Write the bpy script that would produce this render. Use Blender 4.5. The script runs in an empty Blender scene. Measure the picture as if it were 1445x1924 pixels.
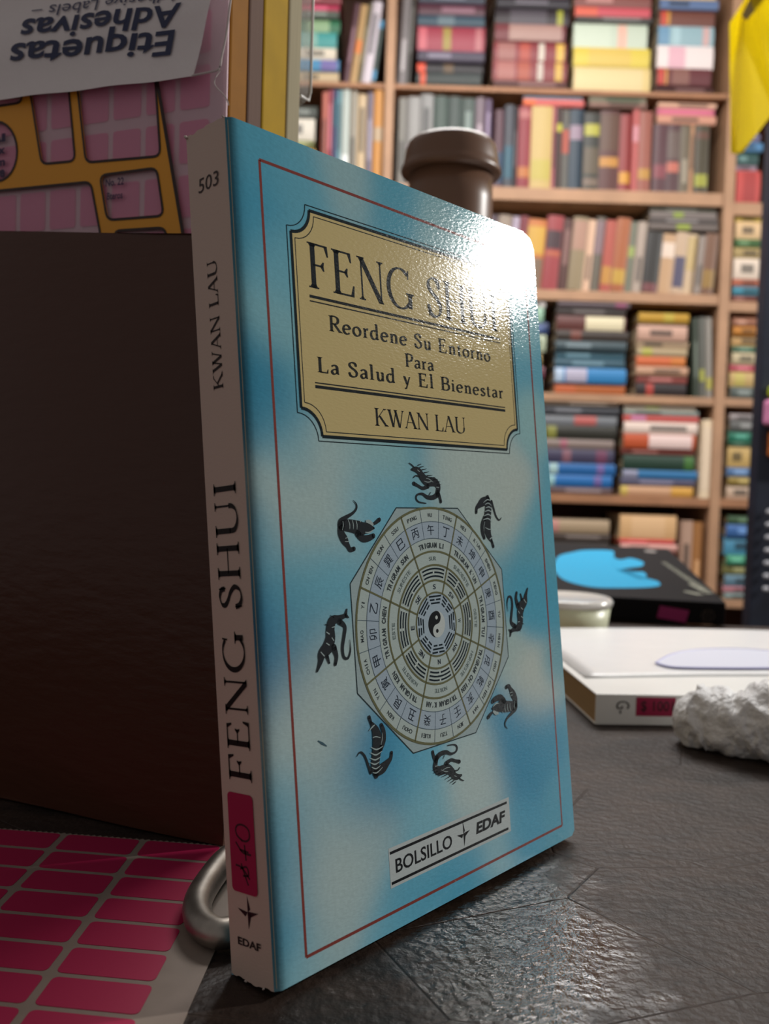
import bpy, math, random
from mathutils import Vector as V3, Matrix
random.seed(7)
SC = bpy.context.scene
COL = SC.collection
R_ = math.radians

# ------------------------------------------------------------------ camera
FPX = 1721.0
def rodrigues(r):
    r = V3(r); return Matrix.Rotation(r.length, 3, r.normalized())
_R = rodrigues((-.0656, -.8422, -.0413))     # pose of the leaning book seen from the camera
LEAN = R_(7.2)
_bx, _by, _bz = _R.col[0], _R.col[1], _R.col[2]
_up = -math.cos(LEAN) * _by - math.sin(LEAN) * _bz
_bk = math.cos(LEAN) * _bz - math.sin(LEAN) * _by
_M = Matrix((_bx, _bk, _up))                 # camera axes -> world axes
T_BOOK, W_BOOK, H_BOOK = .0144, .117, .18
_o = V3((-.0215, .0966, .1838)) + T_BOOK * _bz
CAM = _M @ (-_o)
right, down, fwd = _M.col[0].copy(), _M.col[1].copy(), _M.col[2].copy()
cam_data = bpy.data.cameras.new('camera'); cam = bpy.data.objects.new('camera', cam_data); COL.objects.link(cam)
mw = Matrix.Identity(4)
for i in range(3):
    mw[i][0], mw[i][1], mw[i][2], mw[i][3] = right[i], -down[i], -fwd[i], CAM[i]
cam.matrix_world = mw
cam_data.sensor_fit = 'HORIZONTAL'; cam_data.sensor_width = 36
cam_data.lens = 36 * FPX / 1445; cam_data.clip_start = .01; cam_data.clip_end = 50
cam_data.dof.use_dof = True; cam_data.dof.focus_distance = .222; cam_data.dof.aperture_fstop = 24
SC.camera = cam

# ------------------------------------------------------------------ light and exposure
SC.view_settings.view_transform = 'Standard'; SC.view_settings.look = 'None'
SC.view_settings.gamma = 1; SC.view_settings.exposure = 0.0; SC.view_settings.use_curve_mapping = False
wd = bpy.data.worlds.new('room_light'); SC.world = wd; wd.use_nodes = True
wd.node_tree.nodes['Background'].inputs[0].default_value = (1, .93, .90, 1)
wd.node_tree.nodes['Background'].inputs[1].default_value = .20
def lamp(name, loc, aim, size, energy, color, sy=None):
    d = bpy.data.lights.new(name, 'AREA'); d.energy = energy; d.color = color
    d.shape = 'RECTANGLE' if sy else 'DISK'; d.size = size
    if sy: d.size_y = sy
    o = bpy.data.objects.new(name, d); COL.objects.link(o); o.location = loc
    o.rotation_euler = (V3(aim) - V3(loc)).to_track_quat('-Z', 'Y').to_euler(); return o
LAMP_A = V3((2.13, -1.16, 1.09))             # bulb mirrored in the glossy cover
LAMP_B = V3((1.56, 1.02, 1.52))              # soft fill added above the aisle, out of view
lamp('lamp_light', LAMP_A, (.2, .1, .1), .09, 41, (1, .985, .94))
lamp('lamp_light', LAMP_B, (.1, -.02, .0), .5, 6, (.97, .98, 1))
Fh = V3((fwd.x, fwd.y, 0)).normalized(); Rh = V3((Fh.y, -Fh.x, 0)); UP = V3((0, 0, 1))
SHELF_D = 2.3
LAMP_C = CAM + Fh * 1.4 + Rh * .2 + UP * 1.25  # overhead panel added out of view to brighten bookcase and white book
lamp('lamp_light', LAMP_C, CAM + Fh * 1.75 + Rh * .2 + UP * .1, 1.1, 44, (1, .965, .93), .5)

# ------------------------------------------------------------------ helpers
def ray(px, py): return _M @ V3(((px - 722.5) / FPX, (py - 962) / FPX, 1))
def on_plane(px, py, p, n):
    d = ray(px, py); return CAM + d * ((V3(p) - CAM).dot(n) / d.dot(n))
def on_table(px, py, z=0): return on_plane(px, py, V3((0, 0, z)), UP)
def at_depth(px, py, dist): return on_plane(px, py, CAM + Fh * dist, Fh)

def lin(h):
    if isinstance(h, str): c = [int(h[i:i+2], 16) / 255 for i in (0, 2, 4)]
    else: c = list(h)
    return tuple(x / 12.92 if x <= .04045 else ((x + .055) / 1.055) ** 2.4 for x in c)
_mats = {}
def nodemat(name):
    m = bpy.data.materials.new(name); m.use_nodes = True
    return m, m.node_tree, m.node_tree.nodes['Principled BSDF']
def mat(name, hexc, rough=.5, spec=.5, metal=0, noise=None, bump=None, coat=0, alpha=1, trans=0, streak=None, gain=1):
    key = (name, hexc, rough, spec, metal, str(noise), str(bump), coat, alpha, trans, str(streak), gain)
    if key in _mats: return _mats[key]
    m, nt, b = nodemat(name); N = nt.nodes; L = nt.links
    c = tuple(min(.9, x * gain) for x in lin(hexc))
    b.inputs['Base Color'].default_value = (*c, 1); b.inputs['Roughness'].default_value = rough
    b.inputs['Specular IOR Level'].default_value = spec; b.inputs['Metallic'].default_value = metal
    b.inputs['Coat Weight'].default_value = coat; b.inputs['Coat Roughness'].default_value = .12
    b.inputs['Alpha'].default_value = alpha; b.inputs['Transmission Weight'].default_value = trans
    tc = N.new('ShaderNodeTexCoord')
    if noise:                      # (scale, amount)
        n = N.new('ShaderNodeTexNoise'); n.inputs['Scale'].default_value = noise[0]; n.inputs['Detail'].default_value = 5
        L.new(tc.outputs['Object'], n.inputs['Vector'])
        mr = N.new('ShaderNodeMapRange'); mr.inputs['From Min'].default_value = .3; mr.inputs['From Max'].default_value = .7
        mr.inputs['To Min'].default_value = 1 - noise[1]; mr.inputs['To Max'].default_value = 1 + noise[1]
        L.new(n.outputs['Fac'], mr.inputs['Value'])
        mx = N.new('ShaderNodeMix'); mx.data_type = 'RGBA'; mx.blend_type = 'MULTIPLY'; mx.inputs['Factor'].default_value = 1
        mx.inputs[6].default_value = (*c, 1); L.new(mr.outputs['Result'], mx.inputs[7]); L.new(mx.outputs[2], b.inputs['Base Color'])
    if streak:                     # page edges: fine lines along one axis
        mp = N.new('ShaderNodeMapping'); mp.inputs['Scale'].default_value = streak
        n = N.new('ShaderNodeTexNoise'); n.inputs['Scale'].default_value = 1; n.inputs['Detail'].default_value = 2
        L.new(tc.outputs['Object'], mp.inputs['Vector']); L.new(mp.outputs['Vector'], n.inputs['Vector'])
        mx = N.new('ShaderNodeMix'); mx.data_type = 'RGBA'; mx.inputs[6].default_value = tuple([x * .6 for x in c] + [1]); mx.inputs[7].default_value = (*c, 1)
        L.new(n.outputs['Fac'], mx.inputs['Factor']); L.new(mx.outputs[2], b.inputs['Base Color'])
    if bump:                       # (scale, strength, distance)
        n = N.new('ShaderNodeTexNoise'); n.inputs['Scale'].default_value = bump[0]; n.inputs['Detail'].default_value = 4
        L.new(tc.outputs['Object'], n.inputs['Vector'])
        bp = N.new('ShaderNodeBump'); bp.inputs['Strength'].default_value = bump[1]; bp.inputs['Distance'].default_value = bump[2]
        L.new(n.outputs['Fac'], bp.inputs['Height']); L.new(bp.outputs['Normal'], b.inputs['Normal'])
    _mats[key] = m; return m

class MB:
    def __init__(s): s.v = []; s.f = []
    def quad(s, a, b, c, d):
        n = len(s.v); s.v += [tuple(a), tuple(b), tuple(c), tuple(d)]; s.f.append((n, n+1, n+2, n+3)); return s
    def poly(s, pts):
        n = len(s.v); s.v += [tuple(p) for p in pts]; s.f.append(tuple(range(n, n + len(pts)))); return s
    def box(s, x0, x1, y0, y1, z0, z1, M=None):
        n = len(s.v); P = [(x, y, z) for z in (z0, z1) for y in (y0, y1) for x in (x0, x1)]
        if M: P = [tuple(M @ V3(p)) for p in P]
        s.v += P
        s.f += [tuple(n + i for i in q) for q in ((0,2,3,1),(4,5,7,6),(0,1,5,4),(2,6,7,3),(0,4,6,2),(1,3,7,5))]; return s
    def prism(s, pts, f0, f1):    # pts 2-D, f0/f1 map a 2-D point to the two faces
        n = len(s.v); k = len(pts); s.v += [tuple(f0(p)) for p in pts] + [tuple(f1(p)) for p in pts]
        s.f.append(tuple(range(n + k - 1, n - 1, -1))); s.f.append(tuple(range(n + k, n + 2 * k)))
        for i in range(k): j = (i + 1) % k; s.f.append((n + i, n + j, n + k + j, n + k + i))
        return s
    def grid(s, nu, nv, fn):
        n = len(s.v)
        for j in range(nv + 1):
            for i in range(nu + 1): s.v.append(tuple(fn(i / nu, j / nv)))
        for j in range(nv):
            for i in range(nu):
                a = n + j * (nu + 1) + i; s.f.append((a, a + 1, a + nu + 2, a + nu + 1))
        return s
    def lathe(s, prof, seg=40, M=None):
        n = len(s.v); k = len(prof)
        for i in range(seg):
            a = 2 * math.pi * i / seg
            for r, z in prof:
                p = V3((r * math.cos(a), r * math.sin(a), z)); s.v.append(tuple(M @ p if M else p))
        for i in range(seg):
            j = (i + 1) % seg
            for q in range(k - 1): s.f.append((n + i*k + q, n + j*k + q, n + j*k + q + 1, n + i*k + q + 1))
        return s
    def tube(s, pts, rad, seg=14, closed=False):
        n = len(s.v); k = len(pts)
        for i, p in enumerate(pts):
            a = V3(pts[(i - 1) % k] if (closed or i) else pts[i]); b = V3(pts[(i + 1) % k] if (closed or i < k - 1) else pts[i])
            t = (b - a).normalized(); u = t.cross(UP if abs(t.z) < .9 else V3((1, 0, 0))).normalized(); w = u.cross(t)
            r = rad(i) if callable(rad) else rad
            for q in range(seg):
                g = 2 * math.pi * q / seg; s.v.append(tuple(V3(p) + r * (math.cos(g) * u + math.sin(g) * w)))
        for i in range(k if closed else k - 1):
            j = (i + 1) % k
            for q in range(seg):
                h = (q + 1) % seg; s.f.append((n + i*seg + q, n + i*seg + h, n + j*seg + h, n + j*seg + q))
        if not closed:
            s.f.append(tuple(n + q for q in range(seg))); s.f.append(tuple(n + (k-1)*seg + q for q in range(seg - 1, -1, -1)))
        return s
    def build(s, name, m, parent=None, smooth=False, bevel=0, seg=2, solid=0, loc=None, rot=None):
        me = bpy.data.meshes.new(name); me.from_pydata(s.v, [], s.f); me.validate(); me.materials.append(m)
        if smooth:
            for p in me.polygons: p.use_smooth = True
        o = bpy.data.objects.new(name, me); COL.objects.link(o)
        if parent: o.parent = parent
        if loc is not None: o.location = loc
        if rot is not None: o.rotation_euler = rot
        if solid: md = o.modifiers.new('s', 'SOLIDIFY'); md.thickness = solid; md.offset = 0
        if bevel: md = o.modifiers.new('b', 'BEVEL'); md.width = bevel; md.segments = seg; md.limit_method = 'ANGLE'
        return o
def tag(o, label=None, cat=None, group=None, kind=None):
    for k, v in (('label', label), ('category', cat), ('group', group), ('kind', kind)):
        if v: o[k] = v
    return o
def empty(name, loc=(0, 0, 0), label=None, cat=None, group=None, mat4=None):
    o = bpy.data.objects.new(name, None); COL.objects.link(o); o.empty_display_size = .02
    if mat4 is not None: o.matrix_world = mat4
    else: o.location = loc
    return tag(o, label, cat, group)
def frame4(o, x, y, z):
    m = Matrix.Identity(4)
    for i in range(3): m[i][0], m[i][1], m[i][2], m[i][3] = x[i], y[i], z[i], o[i]
    return m
def crom(P, n=6):                 # Catmull-Rom through tuples of any length
    out = []; k = len(P)
    for i in range(k - 1):
        a, b, c, d = P[max(i-1, 0)], P[i], P[i+1], P[min(i+2, k-1)]
        for q in range(n):
            t = q / n
            out.append(tuple(.5 * (2*b[j] + (c[j]-a[j])*t + (2*a[j]-5*b[j]+4*c[j]-d[j])*t*t + (3*b[j]-a[j]-3*c[j]+d[j])*t**3) for j in range(len(b))))
    out.append(tuple(P[-1])); return out
def rrect(x0, y0, x1, y1, r, n=5):
    out = []
    for cx, cy, a0 in ((x1-r, y1-r, 0), (x0+r, y1-r, 90), (x0+r, y0+r, 180), (x1-r, y0+r, 270)):
        for i in range(n + 1): a = R_(a0 + 90 * i / n); out.append((cx + r*math.cos(a), cy + r*math.sin(a)))
    return out

# ---- 2-D print: polygon soup in mm, laid on a surface
class P2:
    def __init__(s): s.p = []
    def poly(s, pts): s.p.append([tuple(p) for p in pts]); return s
    def rect(s, x0, y0, x1, y1): return s.poly([(x0, y0), (x1, y0), (x1, y1), (x0, y1)])
    def line(s, a, b, w):
        dx, dy = b[0]-a[0], b[1]-a[1]; l = math.hypot(dx, dy) or 1; nx, ny = -dy/l*w/2, dx/l*w/2
        return s.poly([(a[0]+nx, a[1]+ny), (a[0]-nx, a[1]-ny), (b[0]-nx, b[1]-ny), (b[0]+nx, b[1]+ny)])
    def stroke(s, pts, closed=False):       # pts (x, y, w)
        k = len(pts); L = []; Rr = []
        for i in range(k):
            a = pts[(i-1) % k] if (closed or i) else pts[i]; b = pts[(i+1) % k] if (closed or i < k-1) else pts[i]
            dx, dy = b[0]-a[0], b[1]-a[1]; l = math.hypot(dx, dy) or 1; w = pts[i][2] / 2
            L.append((pts[i][0]-dy/l*w, pts[i][1]+dx/l*w)); Rr.append((pts[i][0]+dy/l*w, pts[i][1]-dx/l*w))
        for i in range(k if closed else k-1):
            j = (i+1) % k; s.poly([L[i], Rr[i], Rr[j], L[j]])
        return s
    def disc(s, cx, cy, r, n=28, ry=None):
        return s.poly([(cx + r*math.cos(2*math.pi*i/n), cy + (ry or r)*math.sin(2*math.pi*i/n)) for i in range(n)])
    def ring(s, cx, cy, r, w, n=72, a0=0, a1=360):
        full = abs(a1 - a0) >= 360
        k = n if full else max(3, int(n*abs(a1-a0)/360))
        return s.stroke([(cx+r*math.cos(R_(a0+(a1-a0)*i/k)), cy+r*math.sin(R_(a0+(a1-a0)*i/k)), w) for i in range(k if full else k+1)], full)
    def add(s, o, f=lambda p: p):
        for q in o.p: s.p.append([f(p) for p in q])
        return s
    def bounds(s):
        X = [p[0] for q in s.p for p in q]; Y = [p[1] for q in s.p for p in q]; return min(X), min(Y), max(X), max(Y)
    def fit(s, x0, y0, x1, y1):
        a, b, c, d = s.bounds(); fx = (x1-x0)/(c-a); fy = (y1-y0)/(d-b)
        s.p = [[(x0+(p[0]-a)*fx, y0+(p[1]-b)*fy) for p in q] for q in s.p]; return s
    def build(s, name, m, place, parent):
        b = MB()
        for q in s.p:
            pts = [place(p) for p in q]
            nrm = sum((V3(pts[i]).cross(V3(pts[(i+1) % len(pts)])) for i in range(len(pts))), V3())
            b.poly(pts)
        return b.build(name, m, parent)

_tx = {}
def sans(txt, shear=0, bold=0):
    k = (txt, shear, bold)
    if k not in _tx:
        cu = bpy.data.curves.new('t', 'FONT'); cu.body = txt; cu.resolution_u = 3; cu.shear = shear; cu.offset = bold
        o = bpy.data.objects.new('t', cu); COL.objects.link(o)
        me = bpy.data.meshes.new_from_object(o.evaluated_get(bpy.context.evaluated_depsgraph_get()))
        P = P2()
        for p in me.polygons: P.p.append([tuple(me.vertices[i].co[:2]) for i in p.vertices])
        _tx[k] = P; bpy.data.objects.remove(o); bpy.data.curves.remove(cu); bpy.data.meshes.remove(me)
    return P2().add(_tx[k])

# ---- a small hand-cut roman alphabet (cap height 1)
TT, TN, SL, SH = .125, .042, .075, .032
def glyph(ch, TT=TT, TN=TN):
    g = P2()
    def ser(x, y, w, up): # serif under/over a stem of width w at x
        a, b = x - w/2, x + w/2; d = SH if up else -SH
        g.poly([(a-SL, y), (b+SL, y), (b+SL, y+d), (a-SL, y+d)]); g.poly([(a-SL*.5, y+d), (b+SL*.5, y+d), (b, y+d*2.6), (a, y+d*2.6)])
    def st(x, y0=0, y1=1, w=TT, s='tb'):
        g.rect(x-w/2, y0, x+w/2, y1)
        if 'b' in s: ser(x, y0, w, True)
        if 't' in s: ser(x, y1, w, False)
    def arm(x0, x1, y, h, up, w=TN):
        g.rect(x0, y-w/2, x1, y+w/2)
        if h: g.poly([(x1-.10, y), (x1+.0, y), (x1+.02, y+(h if up else -h)), (x1-.02, y+(h if up else -h))])
    def dg(x0, y0, x1, y1, w): hw = w/2*1.12; g.poly([(x0-hw, y0), (x0+hw, y0), (x1+hw, y1), (x1-hw, y1)])
    def nib(P, th=TT, tn=TN, n=6, ang=12):
        C = crom(P, n); out = []
        for i in range(len(C)):
            a = C[max(i-1, 0)]; b = C[min(i+1, len(C)-1)]; dx, dy = b[0]-a[0], b[1]-a[1]; l = math.hypot(dx, dy) or 1
            q = abs(dx/l*math.sin(R_(ang)) - dy/l*math.cos(R_(ang))) ** 1.35
            out.append((C[i][0], C[i][1], tn + (th-tn)*q))
        g.stroke(out)
    def oval(cx, cy, rx, ry, a0, a1, **k): nib([(cx+rx*math.cos(R_(a0+(a1-a0)*i/12)), cy+ry*math.sin(R_(a0+(a1-a0)*i/12))) for i in range(13)], n=3, **k)
    X = .60; adv = .5
    if ch == 'I': st(.17); adv = .34
    elif ch == 'F': st(.17); arm(.17, .60, .979, .22, False); arm(.17, .47, .52, .10, True); arm(.45, .47, .52, .10, False); adv = .66
    elif ch == 'E': st(.17); arm(.17, .60, .979, .2, False); arm(.17, .48, .53, .10, True); arm(.46, .48, .53, .10, False); arm(.17, .66, .021, .24, True); adv = .74
    elif ch == 'L': st(.17); arm(.17, .62, .021, .24, True); adv = .66
    elif ch == 'H': st(.17); st(.74); g.rect(.17, .5, .74, .5+TN); adv = .92
    elif ch == 'N': st(.15, w=TN*1.1); dg(.13, 1, .76, 0, TT*1.1); st(.76, w=TN*1.1, s='t'); g.poly([(.02, 1), (.2, 1), (.2, 1-SH), (.02, 1-SH)]); adv = .92
    elif ch == 'U': st(.17, .32, 1, s='t'); st(.74, .32, 1, w=TN*1.1, s='t'); nib([(.17, .36), (.19, .15), (.32, .03), (.48, .0), (.65, .07), (.73, .22), (.74, .36)], ang=20); adv = .92
    elif ch == 'G': oval(.47, .5, .40, .485, 48, 318, ang=5); st(.80, .05, .42, s='t'); g.poly([(.73, .76), (.77, .76), (.79, .98), (.75, .98)]); adv = .98
    elif ch == 'S': nib([(.49, .74), (.46, .90), (.30, .98), (.14, .90), (.12, .74), (.24, .60), (.42, .47), (.53, .28), (.46, .07), (.28, .01), (.13, .10), (.08, .28)], ang=28); g.poly([(.06, .30), (.10, .30), (.11, .0), (.08, .0)]); g.poly([(.47, 1), (.50, 1), (.52, .70), (.48, .70)]); adv = .62
    elif ch == 'K': st(.17); dg(.22, .44, .66, 1, TN); dg(.34, .58, .76, 0, TT*1.05); ser(.70, 1, TN, False); ser(.77, 0, TT, True); adv = .84
    elif ch == 'W': dg(.12, 1, .36, 0, TT); dg(.38, 0, .56, 1, TN); dg(.52, 1, .78, 0, TT); dg(.80, 0, 1.02, 1, TN); ser(.12, 1, TT, False); ser(.54, 1, TT*.7, False); ser(1.02, 1, TN, False); adv = 1.12
    elif ch == 'A': dg(.09, 0, .38, 1, TN); dg(.38, 1, .72, 0, TT); g.rect(.20, .33, .58, .33+TN); ser(.08, 0, TN, True); ser(.72, 0, TT, True); adv = .80
    elif ch in 'RPB':
        st(.17); y = .5 if ch != 'P' else .45
        nib([(.17, .98), (.40, .98), (.56, .88), (.57, .66), (.44, y+.02), (.17, y)], ang=0)
        if ch == 'R': dg(.34, .5, .70, 0, TT); ser(.72, 0, TT*.8, True)
        if ch == 'B': nib([(.17, .52), (.46, .52), (.62, .40), (.62, .16), (.44, .02), (.17, .02)], ang=0)
        adv = {'R': .74, 'P': .64, 'B': .72}[ch]
    elif ch == 'o': oval(.29, X/2, .22, X/2-.01, 90, 450, ang=22); adv = .58
    elif ch == 'e': oval(.28, X/2, .21, X/2-.01, 10, 320, ang=22); g.line((.09, .30), (.49, .36), TN); adv = .54
    elif ch == 'd': oval(.26, X/2, .20, X/2-.01, 60, 320, ang=22); st(.45, 0, 1.04, w=TT*.9, s=''); g.line((.34, 1.0), (.46, 1.03), TN); g.line((.45, .02), (.56, .06), TN); adv = .60
    elif ch == 'n': st(.15, 0, X, w=TT*.9, s='b'); nib([(.16, .44), (.26, .57), (.38, .58), (.46, .44), (.46, .04)], ang=15); ser(.46, 0, TT*.9, True); g.line((.04, .56), (.16, .6), TN); adv = .60
    elif ch == 'u': st(.15, .14, X, w=TT*.9, s=''); nib([(.15, .2), (.2, .05), (.32, .02), (.45, .18)], ang=15); st(.46, 0, X, w=TT*.9, s=''); g.line((.04, .57), (.18, .59), TN); g.line((.34, .57), (.48, .59), TN); adv = .60
    elif ch == 'r': st(.15, 0, X, w=TT*.9, s='b'); nib([(.16, .42), (.25, .56), (.38, .58)], ang=60); g.line((.04, .56), (.16, .6), TN); adv = .40
    elif ch == 't': st(.17, .08, .78, w=TT*.9, s=''); nib([(.17, .12), (.22, .02), (.34, .05)], ang=40); g.rect(.04, .56, .34, .60); adv = .38
    elif ch == 'l': st(.15, 0, 1.05, w=TT*.9, s='b'); g.line((.04, 1.0), (.16, 1.04), TN); adv = .30
    elif ch == 'i': st(.15, 0, X, w=TT*.9, s='b'); g.disc(.15, .82, .07, 10); g.line((.04, .56), (.16, .6), TN); adv = .30
    elif ch == 'a': nib([(.08, .50), (.22, .60), (.36, .55), (.40, .40), (.40, .04)], ang=15); nib([(.40, .34), (.2, .31), (.09, .17), (.17, .02), (.32, .06), (.41, .18)], ang=30); g.line((.4, .04), (.5, .06), TN); adv = .52
    elif ch == 'y': dg(.10, X, .28, .02, TT*.9); dg(.47, X, .2, -.3, TN); g.disc(.15, -.27, .06, 10); adv = .54
    elif ch == 's': nib([(.35, .47), (.28, .58), (.14, .56), (.10, .44), (.22, .32), (.36, .20), (.32, .04), (.16, .01), (.06, .12)], ang=28); adv = .42
    elif ch == ' ': adv = .34
    return g, adv
def roman(txt, track=0, **k):
    P = P2(); x = 0
    for c in txt:
        g, a = glyph(c, **k); P.add(g, lambda p, x=x: (p[0]+x, p[1])); x += a + track
    return P

# ------------------------------------------------------------------ setting
oc = CAM + Fh * SHELF_D                                 # front of the bookcase, straight ahead
FLOOR = -.75
def room(name, u0, u1, d0, d1, z0, z1, m):              # box in room axes (Rh, Fh, up) about the camera's foot
    M = frame4(V3((CAM.x, CAM.y, 0)), Rh, Fh, UP)
    o = MB().box(u0, u1, d0, d1, z0, z1).build(name, m); o.matrix_world = M; return tag(o, kind='structure')
room('floor', -3, 3, -1.5, 3.2, FLOOR - .05, FLOOR, mat('cement floor', '6b625b', .7, noise=(3, .2)))
room('wall_back', -3, 3, 2.62, 2.72, FLOOR, 2.2, mat('wall paint', '9a8474', .8, noise=(2, .1)))

def table_mat():
    m, nt, b = nodemat('worn laminate'); N = nt.nodes; L = nt.links
    tc = N.new('ShaderNodeTexCoord')
    def noise(s, d=6, sc=(1, 1, 1), dist=0):
        mp = N.new('ShaderNodeMapping'); mp.inputs['Scale'].default_value = sc; L.new(tc.outputs['Object'], mp.inputs['Vector'])
        n = N.new('ShaderNodeTexNoise'); n.inputs['Scale'].default_value = s; n.inputs['Detail'].default_value = d; n.inputs['Distortion'].default_value = dist
        L.new(mp.outputs['Vector'], n.inputs['Vector']); return n.outputs['Fac']
    def rng(v, a, b_, c, d):
        r = N.new('ShaderNodeMapRange'); r.inputs['From Min'].default_value = a; r.inputs['From Max'].default_value = b_
        r.inputs['To Min'].default_value = c; r.inputs['To Max'].default_value = d; L.new(v, r.inputs['Value']); return r.outputs['Result']
    cr = N.new('ShaderNodeValToRGB'); L.new(noise(38, 8, (1, 2.2, 1), .6), cr.inputs['Fac'])
    cr.color_ramp.elements[0].position = .3; cr.color_ramp.elements[0].color = (*lin('1d1511'), 1)
    cr.color_ramp.elements[1].position = .72; cr.color_ramp.elements[1].color = (*lin('3a2c24'), 1)
    sp = rng(noise(420, 3), .62, .70, 1, .45)
    mx = N.new('ShaderNodeMix'); mx.data_type = 'RGBA'; mx.blend_type = 'MULTIPLY'; mx.inputs['Factor'].default_value = 1
    L.new(cr.outputs['Color'], mx.inputs[6]); L.new(sp, mx.inputs[7]); L.new(mx.outputs[2], b.inputs['Base Color'])
    # a worn, glossy patch placed beside the book to carry lamp glare; dull elsewhere
    gp_ = V3((.058, -.030, 0)) - V3((CAM.x, CAM.y, 0))
    sb = N.new('ShaderNodeVectorMath'); sb.operation = 'SUBTRACT'; L.new(tc.outputs['Object'], sb.inputs[0]); sb.inputs[1].default_value = (gp_.dot(Rh), gp_.dot(Fh), 0)
    sc = N.new('ShaderNodeVectorMath'); sc.operation = 'MULTIPLY'; L.new(sb.outputs[0], sc.inputs[0]); sc.inputs[1].default_value = (1, .62, 0)
    ln = N.new('ShaderNodeVectorMath'); ln.operation = 'LENGTH'; L.new(sc.outputs[0], ln.inputs[0])
    wn = N.new('ShaderNodeMath'); wn.operation = 'MULTIPLY_ADD'; L.new(noise(55, 6, (1, 1, 1), 1), wn.inputs[0]); wn.inputs[1].default_value = .035; L.new(ln.outputs['Value'], wn.inputs[2])
    gl = rng(wn.outputs[0], .036, .050, 0, 1)
    ro = N.new('ShaderNodeMath'); ro.operation = 'MULTIPLY_ADD'; L.new(gl, ro.inputs[0]); ro.inputs[1].default_value = .36; L.new(rng(noise(260, 6, (1, 1.6, 1), .6), .35, .7, .11, .20), ro.inputs[2])
    L.new(ro.outputs[0], b.inputs['Roughness'])
    vo = N.new('ShaderNodeTexVoronoi'); vo.feature = 'DISTANCE_TO_EDGE'; vo.inputs['Scale'].default_value = 14
    mp = N.new('ShaderNodeMapping'); mp.inputs['Rotation'].default_value = (0, 0, .5); mp.inputs['Scale'].default_value = (1, 1.7, 1)
    L.new(tc.outputs['Object'], mp.inputs['Vector']); L.new(mp.outputs['Vector'], vo.inputs['Vector'])
    ck = rng(vo.outputs['Distance'], 0, .006, -.30, 0)
    ad = N.new('ShaderNodeMath'); ad.operation = 'ADD'; L.new(noise(380, 5), ad.inputs[0]); L.new(ck, ad.inputs[1])
    ad2 = N.new('ShaderNodeMath'); ad2.operation = 'MULTIPLY_ADD'; L.new(noise(45, 4), ad2.inputs[0]); ad2.inputs[1].default_value = .9; L.new(ad.outputs[0], ad2.inputs[2])
    bp = N.new('ShaderNodeBump'); bp.inputs['Strength'].default_value = .5; bp.inputs['Distance'].default_value = .0012
    L.new(ad2.outputs[0], bp.inputs['Height']); L.new(bp.outputs['Normal'], b.inputs['Normal'])
    sl_n = rng(gl, 0, 1, .9, .35); L.new(sl_n, b.inputs['Specular IOR Level'])
    return m
tb = empty('table', (0, 0, 0), 'dark grey-brown table with a worn, scratched top under the books', 'table', mat4=frame4(V3((CAM.x, CAM.y, 0)), Rh, Fh, UP))
MB().box(-.75, .95, -.25, .69, -.03, 0).build('tabletop', table_mat(), tb, bevel=.002)
for u in (-.7, .9):
    for d in (-.2, .64): MB().box(u-.025, u+.025, d-.025, d+.025, FLOOR, -.03).build('leg', mat('dark wood', '3a2a22', .6), tb, bevel=.003)

st2 = empty('side_table', label='brown side table pushed against the far side of the main table', cat='table', mat4=frame4(V3((CAM.x, CAM.y, 0)), Rh, Fh, UP))
MB().box(-.3, .235, .70, 1.15, -.025, 0).build('tabletop', mat('dark wood', '3a2a22', .6), st2, bevel=.002)
for u in (-.27, .2):
    for d in (.73, 1.12): MB().box(u-.02, u+.02, d-.02, d+.02, FLOOR, -.025).build('leg', mat('dark wood', '3a2a22', .6), st2, bevel=.003)

# ------------------------------------------------------------------ the leaning paperback
book = empty('paperback_book', label='blue cloud-pattern paperback with a compass wheel on its cover, standing on the table', cat='book')
book.matrix_world = frame4(V3((0, -T_BOOK * math.cos(LEAN), T_BOOK * math.sin(LEAN))), V3((1, 0, 0)),
                           V3((0, math.cos(LEAN), -math.sin(LEAN))), V3((0, math.sin(LEAN), math.cos(LEAN))))
P0 = V3((0, -T_BOOK * math.cos(LEAN), T_BOOK * math.sin(LEAN)))
_cn = V3((0, -math.cos(LEAN), math.sin(LEAN))); _cu = V3((0, math.sin(LEAN), math.cos(LEAN)))
def cover_mm(px, py):
    d = on_plane(px, py, P0, _cn) - P0; return d.x * 1000, d.dot(_cu) * 1000

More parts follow.
